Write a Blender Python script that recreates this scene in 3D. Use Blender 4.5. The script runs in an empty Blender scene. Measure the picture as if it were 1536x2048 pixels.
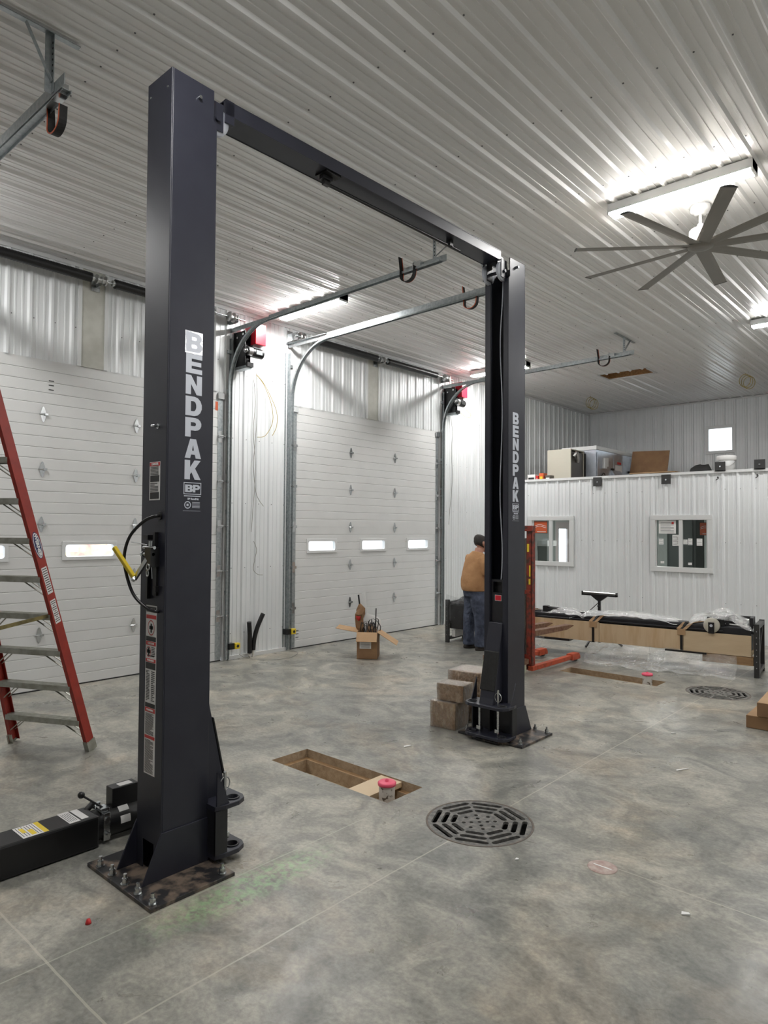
import bpy, bmesh, math, random
from mathutils import Vector, Matrix, noise
from mathutils.geometry import tessellate_polygon
random.seed(4)
S = bpy.context.scene
COL = S.collection
PI = math.pi

# ---------------------------------------------------------------- camera, world, exposure
HC, YB, YO, ZO = 4.85, 16.68, 12.03, 2.78          # ceiling, back wall, office wall, office wall top
yaw, pitch, roll = 0.7329, 0.0252, 0.0069
F = Vector((-math.sin(yaw) * math.cos(pitch), math.cos(yaw) * math.cos(pitch), math.sin(pitch)))
R0 = Vector((math.cos(yaw), math.sin(yaw), 0)); U0 = R0.cross(F)
R = R0 * math.cos(roll) + U0 * math.sin(roll); U = -R0 * math.sin(roll) + U0 * math.cos(roll)
cam = bpy.data.cameras.new('camera'); co = bpy.data.objects.new('camera', cam); COL.objects.link(co)
cam.sensor_fit = 'VERTICAL'; cam.sensor_height = 36.0; cam.lens = 1352.26 * 36.0 / 2048.0
cam.clip_start = 0.05; cam.clip_end = 200
M = Matrix(((R.x, U.x, -F.x, 7.8159), (R.y, U.y, -F.y, 0), (R.z, U.z, -F.z, 1.8045), (0, 0, 0, 1)))
co.matrix_world = M
S.camera = co
W = bpy.data.worlds.new('overcast'); S.world = W; W.use_nodes = True
bgn = W.node_tree.nodes['Background']; bgn.inputs[0].default_value = (0.93, 0.96, 1.0, 1); bgn.inputs[1].default_value = 0.8
S.view_settings.view_transform = 'Standard'; S.view_settings.look = 'None'
S.view_settings.gamma = 1; S.view_settings.use_curve_mapping = False
S.view_settings.exposure = 2.0
LAMP = 36.0
S.cycles.use_denoising = True
S.cycles.max_bounces = 10; S.cycles.diffuse_bounces = 6; S.cycles.transparent_max_bounces = 24
S.cycles.sample_clamp_indirect = 6.0
S.cycles.caustics_reflective = False; S.cycles.caustics_refractive = False

# ---------------------------------------------------------------- helpers
class MB:
    def __init__(s): s.v = []; s.f = []; s.m = []; s.s = []
    def add(s, vs, fs, mi=0, sm=False):
        n = len(s.v); s.v += [Vector(p) for p in vs]
        for f in fs: s.f.append([i + n for i in f]); s.m.append(mi); s.s.append(sm)
        return s
    def box(s, x0, x1, y0, y1, z0, z1, mi=0):
        return s.add([(x0,y0,z0),(x1,y0,z0),(x1,y1,z0),(x0,y1,z0),(x0,y0,z1),(x1,y0,z1),(x1,y1,z1),(x0,y1,z1)],
              [(3,2,1,0),(4,5,6,7),(0,1,5,4),(1,2,6,5),(2,3,7,6),(3,0,4,7)], mi)
    def ob(s, c, size, rot=0, mi=0, M=None):
        h = [Vector((sx*size[0]/2, sy*size[1]/2, sz*size[2]/2)) for sz in (-1,1) for sx, sy in ((-1,-1),(1,-1),(1,1),(-1,1))]
        Q = M if M is not None else Matrix.Rotation(rot, 3, 'Z')
        return s.add([Vector(c) + Q @ p for p in h], [(3,2,1,0),(4,5,6,7),(0,1,5,4),(1,2,6,5),(2,3,7,6),(3,0,4,7)], mi)
    def beam(s, p0, p1, w, h, wd=(0,0,1), mi=0):
        p0 = Vector(p0); p1 = Vector(p1); d = (p1 - p0).normalized(); a = Vector(wd); a = (a - d * a.dot(d)).normalized(); b = d.cross(a)
        vs = [p + a*i*w/2 + b*j*h/2 for p in (p0, p1) for i, j in ((-1,-1),(1,-1),(1,1),(-1,1))]
        return s.add(vs, [(3,2,1,0),(4,5,6,7),(0,1,5,4),(1,2,6,5),(2,3,7,6),(3,0,4,7)], mi)
    def prism(s, poly, a0, a1, ax='x', mi=0):
        n = len(poly)
        k = {'x': lambda p, a: (a, p[0], p[1]), 'y': lambda p, a: (p[0], a, p[1]), 'z': lambda p, a: (p[0], p[1], a)}[ax]
        vs = [k(p, a0) for p in poly] + [k(p, a1) for p in poly]
        fs = [list(range(n))[::-1], list(range(n, 2*n))] + [(i, (i+1) % n, n + (i+1) % n, n + i) for i in range(n)]
        return s.add(vs, fs, mi)
    def cyl(s, p0, p1, r, r2=None, n=16, mi=0, caps=True, sm=True):
        r2 = r if r2 is None else r2
        p0 = Vector(p0); p1 = Vector(p1); d = (p1 - p0).normalized()
        a = d.orthogonal().normalized(); b = d.cross(a)
        ring = [a*math.cos(2*PI*i/n) + b*math.sin(2*PI*i/n) for i in range(n)]
        s.add([p0 + q*r for q in ring] + [p1 + q*r2 for q in ring], [(i, (i+1) % n, n + (i+1) % n, n + i) for i in range(n)], mi, sm)
        if caps:
            s.add([p0 + q*r for q in ring], [list(range(n))[::-1]], mi); s.add([p1 + q*r2 for q in ring], [list(range(n))], mi)
        return s
    def tube(s, pts, r, n=8, mi=0, closed=False):
        pts = [Vector(p) for p in pts]; N = len(pts); a = None; vs = []; fs = []
        for i, p in enumerate(pts):
            if closed: d = pts[(i+1) % N] - pts[i-1]
            else: d = pts[min(i+1, N-1)] - pts[max(i-1, 0)]
            d.normalize()
            a = d.orthogonal().normalized() if a is None else (a - d*a.dot(d)).normalized()
            b = d.cross(a)
            rr = r[i] if isinstance(r, (list, tuple)) else r
            vs += [p + (a*math.cos(2*PI*k/n) + b*math.sin(2*PI*k/n))*rr for k in range(n)]
        for i in range(N if closed else N-1):
            j = (i+1) % N
            fs += [(i*n+k, i*n+(k+1) % n, j*n+(k+1) % n, j*n+k) for k in range(n)]
        if not closed: fs += [list(range(n))[::-1], list(range((N-1)*n, N*n))]
        return s.add(vs, fs, mi, True)
    def strip(s, pts, w, t, wd, mi=0):
        pts = [Vector(p) for p in pts]; a = Vector(wd).normalized(); vs = []; fs = []; N = len(pts)
        for i, p in enumerate(pts):
            d = (pts[min(i+1, N-1)] - pts[max(i-1, 0)]).normalized(); b = d.cross(a).normalized()
            vs += [p + a*x*w/2 + b*y*t/2 for x, y in ((-1,-1),(1,-1),(1,1),(-1,1))]
        for i in range(N-1):
            fs += [(i*4+k, i*4+(k+1) % 4, i*4+4+(k+1) % 4, i*4+4+k) for k in range(4)]
        fs += [(3,2,1,0), ((N-1)*4, (N-1)*4+1, (N-1)*4+2, (N-1)*4+3)]
        return s.add(vs, fs, mi)
    def plate(s, outer, holes, z0, z1, Mx=None, mi=0):
        polys = [outer] + holes; flat = [p for q in polys for p in q]
        tri = tessellate_polygon([[Vector((p[0], p[1], 0)) for p in q] for q in polys])
        n = len(flat); T = Mx if Mx is not None else Matrix.Identity(4)
        vs = [T @ Vector((p[0], p[1], z0)) for p in flat] + [T @ Vector((p[0], p[1], z1)) for p in flat]
        fs = [tuple(t)[::-1] for t in tri] + [tuple(i + n for i in t) for t in tri]
        o = 0
        for q in polys:
            L = len(q); fs += [(o+i, o+(i+1) % L, n+o+(i+1) % L, n+o+i) for i in range(L)]; o += L
        return s.add(vs, fs, mi)
    def lathe(s, prof, org=(0,0,0), n=24, mi=0, Mx=None):
        vs = []; fs = []; o = Vector(org); T = Mx if Mx is not None else Matrix.Identity(3)
        for r, z in prof: vs += [o + T @ Vector((r*math.cos(2*PI*k/n), r*math.sin(2*PI*k/n), z)) for k in range(n)]
        for i in range(len(prof)-1): fs += [(i*n+k, i*n+(k+1) % n, (i+1)*n+(k+1) % n, (i+1)*n+k) for k in range(n)]
        return s.add(vs, fs, mi, True)
    def text(s, body, size, org, xd, yd, mi=0, bold=0.0, depth=0.0008, sx=1.0, align='CENTER'):
        cu = bpy.data.curves.new('t', 'FONT'); cu.body = body; cu.size = size; cu.offset = bold; cu.extrude = depth
        cu.align_x = align; cu.align_y = 'CENTER'; cu.resolution_u = 3
        o = bpy.data.objects.new('t', cu); COL.objects.link(o)
        dg = bpy.context.evaluated_depsgraph_get(); dg.update()
        me = bpy.data.meshes.new_from_object(o.evaluated_get(dg))
        x = Vector(xd).normalized(); y = Vector(yd).normalized(); z = x.cross(y); c = Vector(org)
        s.add([c + x*v.co.x*sx + y*v.co.y + z*v.co.z for v in me.vertices], [list(p.vertices) for p in me.polygons], mi)
        bpy.data.objects.remove(o); bpy.data.meshes.remove(me); bpy.data.curves.remove(cu)
        return s
    def glyph(s, ch, w, h, org, xd, yd, mi=0, depth=0.001):
        def arc(cx, cy, rx, ry, a0, a1, n=7): return [(cx+rx*math.cos(math.radians(a0+(a1-a0)*k/n)), cy+ry*math.sin(math.radians(a0+(a1-a0)*k/n))) for k in range(n+1)]
        G = {'E': ([(0,0),(1,0),(1,.24),(.34,.24),(.34,.39),(.94,.39),(.94,.61),(.34,.61),(.34,.76),(1,.76),(1,1),(0,1)], []),
             'N': ([(0,0),(.32,0),(.32,.55),(.68,0),(1,0),(1,1),(.68,1),(.68,.45),(.32,1),(0,1)], []),
             'D': ([(0,0)]+arc(.55,.5,.47,.5,-90,90)+[(0,1)], [[(.33,.24)]+arc(.50,.5,.17,.26,-90,90)+[(.33,.76)]]),
             'P': ([(0,0),(.34,0),(.34,.34)]+arc(.62,.67,.38,.33,-90,90)+[(0,1)], [[(.34,.57)]+arc(.55,.67,.12,.10,-90,90,5)+[(.34,.77)]]),
             'B': ([(0,0)]+arc(.66,.28,.34,.28,-90,55)+arc(.64,.74,.32,.26,-50,90)+[(0,1)], [[(.34,.21)]+arc(.56,.30,.10,.09,-90,90,5)+[(.34,.39)], [(.34,.61)]+arc(.54,.70,.10,.09,-90,90,5)+[(.34,.79)]]),
             'A': ([(0,0),(.33,0),(.385,.19),(.615,.19),(.67,0),(1,0),(.68,1),(.32,1)], [[(.44,.40),(.56,.40),(.5,.70)]]),
             'K': ([(0,0),(.33,0),(.33,.26),(.42,.38),(.63,0),(1,0),(.64,.58),(.98,1),(.60,1),(.33,.63),(.33,1),(0,1)], [])}
        o, hs = G[ch]; x = Vector(xd); y = Vector(yd); z = x.cross(y); c = Vector(org)
        T = Matrix(((x.x*w, y.x*h, z.x, c.x), (x.y*w, y.y*h, z.y, c.y), (x.z*w, y.z*h, z.z, c.z), (0,0,0,1))) @ Matrix.Translation((-.5,-.5,0))
        return s.plate(o, hs, 0, depth, T, mi)
    def xf(s, Mx, i0=0):
        for i in range(i0, len(s.v)): s.v[i] = Mx @ s.v[i]
        return s
    def build(s, name, mats, parent=None, base=None, bevel=0, recalc=True, sub=0, weld=False):
        if not isinstance(mats, (list, tuple)): mats = [mats]
        vs = s.v
        o_loc = Vector((0,0,0))
        if parent is not None:
            r = parent; Mx = r.matrix_basis.copy()
            while r.parent: r = r.parent; Mx = r.matrix_basis @ Mx
            inv = Mx.inverted(); vs = [inv @ p for p in vs]
        elif base is not None or base is None:
            xs = [p.x for p in vs]; ys = [p.y for p in vs]; zs = [p.z for p in vs]
            o_loc = Vector(base) if base is not None else Vector(((min(xs)+max(xs))/2, (min(ys)+max(ys))/2, min(zs)))
            vs = [p - o_loc for p in vs]
        me = bpy.data.meshes.new(name); me.from_pydata([tuple(p) for p in vs], [], s.f)
        for p, mi, sm in zip(me.polygons, s.m, s.s): p.material_index = mi; p.use_smooth = sm
        for m in mats: me.materials.append(m)
        if recalc or weld:
            bm = bmesh.new(); bm.from_mesh(me)
            if weld: bmesh.ops.remove_doubles(bm, verts=bm.verts, dist=1e-5)
            if recalc: bmesh.ops.recalc_face_normals(bm, faces=bm.faces)
            bm.to_mesh(me); bm.free()
        me.update()
        o = bpy.data.objects.new(name, me); COL.objects.link(o); o.location = o_loc
        if parent is not None: o.parent = parent
        if bevel:
            b = o.modifiers.new('bevel', 'BEVEL'); b.width = bevel; b.segments = 2; b.limit_method = 'ANGLE'; b.angle_limit = 0.7
        if sub:
            b = o.modifiers.new('sub', 'SUBSURF'); b.levels = sub; b.render_levels = sub
        return o

def tag(o, label=None, cat=None, group=None, kind=None):
    if label: o['label'] = label
    if cat: o['category'] = cat
    if group: o['group'] = group
    if kind: o['kind'] = kind
    return o
def thing(name, loc, label, cat, rz=0, group=None, kind=None):
    o = bpy.data.objects.new(name, None); COL.objects.link(o); o.location = loc; o.rotation_euler = (0, 0, rz)
    o.empty_display_size = 0.1
    return tag(o, label, cat, group, kind)
def copy_tree(o, parent=None):
    c = o.copy(); COL.objects.link(c); c.parent = parent
    for ch in list(o.children): copy_tree(ch, c)
    return c
def sm_path(pts, n=8):
    P = [Vector(p) for p in pts]; out = []
    for i in range(len(P)-1):
        p0 = P[max(i-1, 0)]; p1 = P[i]; p2 = P[i+1]; p3 = P[min(i+2, len(P)-1)]
        for k in range(n):
            t = k/n; out.append(0.5*((2*p1) + (p2-p0)*t + (2*p0-5*p1+4*p2-p3)*t*t + (3*p1-p0-3*p2+p3)*t**3))
    return out + [P[-1]]

# ---------------------------------------------------------------- materials
def nt(name):
    m = bpy.data.materials.new(name); m.use_nodes = True; t = m.node_tree
    return m, t, t.nodes, t.links, t.nodes['Principled BSDF']
def mat(name, c, rough=0.5, metal=0.0, c2=None, scale=6.0, stretch=(1,1,1), bump=0.0, bscale=40.0, coat=0.0, lo=0.35, hi=0.65, spec=0.5, detail=4.0, bdist=0.004):
    m, t, N, L, B = nt(name)
    B.inputs['Base Color'].default_value = (*c, 1); B.inputs['Roughness'].default_value = rough; B.inputs['Metallic'].default_value = metal
    B.inputs['Specular IOR Level'].default_value = spec
    if coat: B.inputs['Coat Weight'].default_value = coat; B.inputs['Coat Roughness'].default_value = 0.12
    g = N.new('ShaderNodeNewGeometry'); mp = N.new('ShaderNodeMapping'); mp.inputs['Scale'].default_value = stretch
    L.new(g.outputs['Position'], mp.inputs['Vector'])
    if c2 is not None:
        n = N.new('ShaderNodeTexNoise'); n.inputs['Scale'].default_value = scale; n.inputs['Detail'].default_value = detail
        L.new(mp.outputs[0], n.inputs['Vector'])
        r = N.new('ShaderNodeValToRGB'); r.color_ramp.elements[0].position = lo; r.color_ramp.elements[1].position = hi
        r.color_ramp.elements[0].color = (*c, 1); r.color_ramp.elements[1].color = (*c2, 1)
        L.new(n.outputs['Fac'], r.inputs[0]); L.new(r.outputs[0], B.inputs['Base Color'])
    if bump:
        n = N.new('ShaderNodeTexNoise'); n.inputs['Scale'].default_value = bscale; n.inputs['Detail'].default_value = 3
        L.new(mp.outputs[0], n.inputs['Vector'])
        b = N.new('ShaderNodeBump'); b.inputs['Strength'].default_value = bump; b.inputs['Distance'].default_value = bdist
        L.new(n.outputs['Fac'], b.inputs['Height']); L.new(b.outputs[0], B.inputs['Normal'])
        if coat: L.new(b.outputs[0], B.inputs['Coat Normal'])
    return m
def emit(name, c, s):
    m, t, N, L, B = nt(name)
    B.inputs['Base Color'].default_value = (0.9, 0.9, 0.9, 1)
    B.inputs['Emission Color'].default_value = (*c, 1); B.inputs['Emission Strength'].default_value = s
    return m
def film(name, c, a, rough=0.08, bump=0.8, bs=14):
    m, t, N, L, B = nt(name); out = N['Material Output']; N.remove(B)
    tr = N.new('ShaderNodeBsdfTransparent'); tr.inputs[0].default_value = (0.94, 0.95, 0.95, 1)
    gl = N.new('ShaderNodeBsdfGlossy'); gl.inputs['Color'].default_value = (*c, 1); gl.inputs['Roughness'].default_value = rough
    df = N.new('ShaderNodeBsdfDiffuse'); df.inputs['Color'].default_value = (*c, 1)
    m1 = N.new('ShaderNodeMixShader'); m1.inputs[0].default_value = 0.25; L.new(gl.outputs[0], m1.inputs[1]); L.new(df.outputs[0], m1.inputs[2])
    fr = N.new('ShaderNodeLayerWeight'); fr.inputs['Blend'].default_value = 0.35
    ma = N.new('ShaderNodeMath'); ma.operation = 'MULTIPLY_ADD'; ma.inputs[1].default_value = 0.7; ma.inputs[2].default_value = a
    L.new(fr.outputs['Facing'], ma.inputs[0])
    mx = N.new('ShaderNodeMixShader'); L.new(ma.outputs[0], mx.inputs[0]); L.new(tr.outputs[0], mx.inputs[1]); L.new(m1.outputs[0], mx.inputs[2])
    L.new(mx.outputs[0], out.inputs[0])
    g = N.new('ShaderNodeNewGeometry')
    n = N.new('ShaderNodeTexNoise'); n.inputs['Scale'].default_value = bs; n.inputs['Detail'].default_value = 4; n.inputs['Distortion'].default_value = 1.5
    L.new(g.outputs['Position'], n.inputs['Vector'])
    b = N.new('ShaderNodeBump'); b.inputs['Strength'].default_value = bump; b.inputs['Distance'].default_value = 0.03
    L.new(n.outputs['Fac'], b.inputs['Height']); L.new(b.outputs[0], gl.inputs['Normal'])
    return m
def glass(name, tint=(0.9, 0.95, 0.95)):
    m, t, N, L, B = nt(name); out = N['Material Output']; N.remove(B)
    tr = N.new('ShaderNodeBsdfTransparent'); tr.inputs[0].default_value = (*tint, 1)
    gl = N.new('ShaderNodeBsdfGlossy'); gl.inputs['Roughness'].default_value = 0.02
    fr = N.new('ShaderNodeFresnel'); fr.inputs[0].default_value = 1.45
    mx = N.new('ShaderNodeMixShader'); L.new(fr.outputs[0], mx.inputs[0]); L.new(tr.outputs[0], mx.inputs[1]); L.new(gl.outputs[0], mx.inputs[2])
    L.new(mx.outputs[0], out.inputs[0]); return m

MT = {}
MT['panel'] = mat('white_ribbed_steel', (0.70, 0.72, 0.73), 0.32, 0, c2=(0.74, 0.76, 0.77), scale=1.2, spec=0.6)
MT['ceil'] = mat('ceiling_ribbed_steel', (0.80, 0.80, 0.795), 0.3, 0, c2=(0.83, 0.83, 0.825), scale=1.0, spec=0.65)
MT['screw'] = mat('screw_head', (0.16, 0.16, 0.17), 0.4, 0.7)
MT['trimw'] = mat('white_trim', (0.66, 0.67, 0.67), 0.35)
MT['cream'] = mat('painted_board', (0.53, 0.53, 0.48), 0.6, c2=(0.47, 0.47, 0.42), scale=9)
MT['door'] = mat('door_section_steel', (0.66, 0.665, 0.66), 0.45, c2=(0.63, 0.635, 0.63), scale=3, bump=0.15, bscale=300, bdist=0.001)
MT['galv'] = mat('galvanised_steel', (0.30, 0.335, 0.345), 0.42, 0.8, c2=(0.46, 0.49, 0.50), scale=30, lo=0.3, hi=0.7)
MT['zinc'] = mat('bright_zinc', (0.58, 0.60, 0.61), 0.22, 1.0)
MT['steel'] = mat('brushed_steel', (0.5, 0.5, 0.5), 0.3, 1.0)
MT['black'] = mat('black_steel', (0.007, 0.007, 0.008), 0.35)
MT['rubber'] = mat('black_rubber', (0.008, 0.008, 0.008), 0.7, c2=(0.014, 0.014, 0.014), scale=50)
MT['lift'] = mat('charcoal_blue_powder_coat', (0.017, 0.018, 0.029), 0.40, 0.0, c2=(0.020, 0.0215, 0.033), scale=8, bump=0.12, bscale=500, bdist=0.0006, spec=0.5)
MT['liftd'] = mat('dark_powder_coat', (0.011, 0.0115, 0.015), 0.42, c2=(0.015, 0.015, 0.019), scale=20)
MT['base'] = mat('scuffed_base_plate', (0.020, 0.020, 0.022), 0.38, c2=(0.17, 0.13, 0.10), scale=13, lo=0.46, hi=0.62, detail=8)
MT['silver'] = mat('silver_vinyl', (0.60, 0.63, 0.70), 0.3, 0.05)
MT['white'] = mat('white_label', (0.72, 0.71, 0.70), 0.35)
MT['paper'] = mat('white_paper', (0.78, 0.78, 0.77), 0.7)
MT['ink'] = mat('black_ink', (0.02, 0.02, 0.02), 0.5)
MT['redl'] = mat('red_label', (0.55, 0.03, 0.03), 0.4)
MT['red'] = mat('bright_red_plastic', (0.62, 0.02, 0.04), 0.3)
MT['orange'] = mat('orange_sign', (0.56, 0.10, 0.03), 0.5)
MT['yellow'] = mat('yellow_plastic', (0.75, 0.55, 0.03), 0.4)
MT['fiber'] = mat('red_fibreglass', (0.32, 0.028, 0.016), 0.42, c2=(0.26, 0.022, 0.014), scale=14)
MT['alu'] = mat('dull_aluminium', (0.42, 0.42, 0.38), 0.45, 0.5, c2=(0.30, 0.30, 0.25), scale=18)
MT['rust'] = mat('worn_red_enamel', (0.24, 0.028, 0.012), 0.5, c2=(0.06, 0.022, 0.014), scale=16, lo=0.42, hi=0.62, detail=6)
MT['rusto'] = mat('orange_red_enamel', (0.46, 0.07, 0.025), 0.5, c2=(0.25, 0.04, 0.02), scale=16, lo=0.5, hi=0.7, detail=6)
MT['forkm'] = mat('rusty_brown_steel', (0.13, 0.055, 0.03), 0.6, c2=(0.22, 0.13, 0.08), scale=20)
MT['card'] = mat('corrugated_cardboard', (0.42, 0.27, 0.145), 0.75, c2=(0.37, 0.23, 0.12), scale=5)
MT['cardd'] = mat('brown_cardboard', (0.27, 0.155, 0.075), 0.75, c2=(0.22, 0.12, 0.06), scale=6)
MT['cardf'] = mat('film_wrapped_cardboard', (0.30, 0.175, 0.085), 0.28, c2=(0.46, 0.33, 0.20), scale=20, stretch=(1,1,.5), bump=1.0, bscale=38, coat=1.0, lo=0.5, hi=0.72, detail=6, bdist=0.03)  # paler streaks are film glints put into the colour
MT['ply'] = mat('pale_plywood', (0.62, 0.47, 0.30), 0.55, c2=(0.50, 0.33, 0.18), scale=5, stretch=(2.4, 2.4, 0.35), lo=0.45, hi=0.75, detail=6)
MT['ply2'] = mat('pale_birch_board', (0.60, 0.47, 0.31), 0.55, c2=(0.55, 0.42, 0.27), scale=5, stretch=(0.5, 0.5, 3))
MT['wood'] = mat('raw_lumber', (0.38, 0.24, 0.12), 0.7, c2=(0.28, 0.165, 0.08), scale=10, stretch=(0.5, 3, 3))
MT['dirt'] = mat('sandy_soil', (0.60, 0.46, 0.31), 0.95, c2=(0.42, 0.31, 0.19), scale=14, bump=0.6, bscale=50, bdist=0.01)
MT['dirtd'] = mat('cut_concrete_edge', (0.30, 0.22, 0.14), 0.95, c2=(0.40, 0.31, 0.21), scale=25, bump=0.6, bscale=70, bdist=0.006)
MT['pink'] = mat('pink_plastic_cap', (0.80, 0.10, 0.18), 0.4)
MT['pipe'] = mat('white_pvc_pipe', (0.62, 0.60, 0.56), 0.4, c2=(0.12, 0.10, 0.08), scale=34, lo=0.56, hi=0.64)
MT['iron'] = mat('cast_iron_grate', (0.10, 0.10, 0.095), 0.6, 0.1, c2=(0.23, 0.22, 0.20), scale=30, lo=0.4, hi=0.7, detail=6)
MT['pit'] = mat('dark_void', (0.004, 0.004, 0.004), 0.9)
MT['fan'] = mat('white_fan_housing', (0.50, 0.50, 0.49), 0.35)
MT['blade'] = mat('greige_fan_blade', (0.23, 0.215, 0.19), 0.4)
MT['darkp'] = mat('dark_plastic', (0.03, 0.03, 0.03), 0.4)
MT['hvac'] = mat('hvac_galvanised', (0.42, 0.46, 0.52), 0.28, 0.7, c2=(0.52, 0.56, 0.62), scale=8)
MT['tan'] = mat('tan_enamel', (0.52, 0.50, 0.42), 0.45)
MT['dsteel'] = mat('brown_steel', (0.16, 0.145, 0.13), 0.35, 0.6)
MT['skin'] = mat('skin', (0.50, 0.27, 0.19), 0.55, c2=(0.44, 0.22, 0.16), scale=30)
MT['shirt'] = mat('tan_orange_cotton', (0.46, 0.255, 0.12), 0.85, c2=(0.38, 0.20, 0.09), scale=7, bump=0.6, bscale=10, bdist=0.02)
MT['jean'] = mat('blue_denim', (0.030, 0.038, 0.065), 0.85, c2=(0.075, 0.092, 0.14), scale=9, bump=0.9, bscale=14, bdist=0.03)
MT['hair'] = mat('dark_hair', (0.018, 0.014, 0.012), 0.6, bump=0.6, bscale=120)
MT['shoe'] = mat('dark_leather', (0.03, 0.025, 0.022), 0.5)
MT['wire'] = mat('white_wire', (0.30, 0.295, 0.27), 0.4)
MT['wirey'] = mat('yellow_wire', (0.33, 0.25, 0.05), 0.4)
MT['office'] = mat('office_wall_paint', (0.26, 0.285, 0.27), 0.7)
MT['osb'] = mat('osb_board', (0.45, 0.26, 0.11), 0.8, c2=(0.30, 0.16, 0.07), scale=30)
MT['deck'] = mat('grey_deck_boards', (0.36, 0.34, 0.31), 0.8, c2=(0.30, 0.28, 0.25), scale=8)
MT['snow'] = mat('snow', (0.85, 0.86, 0.88), 0.9)
MT['brick'] = mat('red_brick', (0.75, 0.30, 0.27), 0.9, c2=(0.95, 0.80, 0.50), scale=2)
MT['glass'] = glass('window_glass')
MT['film'] = film('clear_stretch_film', (0.92, 0.93, 0.93), 0.16, 0.1, 1.0, 10)
MT['filmd'] = film('crumpled_stretch_film', (0.92, 0.93, 0.93), 0.3, 0.12, 1.0, 22)
MT['filml'] = film('carton_film', (0.95, 0.93, 0.90), 0.03, 0.1, 1.0, 30)
MT['lamp'] = emit('lit_diffuser', (1.0, 0.985, 0.96), LAMP)
MT['olive'] = mat('pale_green_canvas', (0.42, 0.44, 0.33), 0.7)

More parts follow.
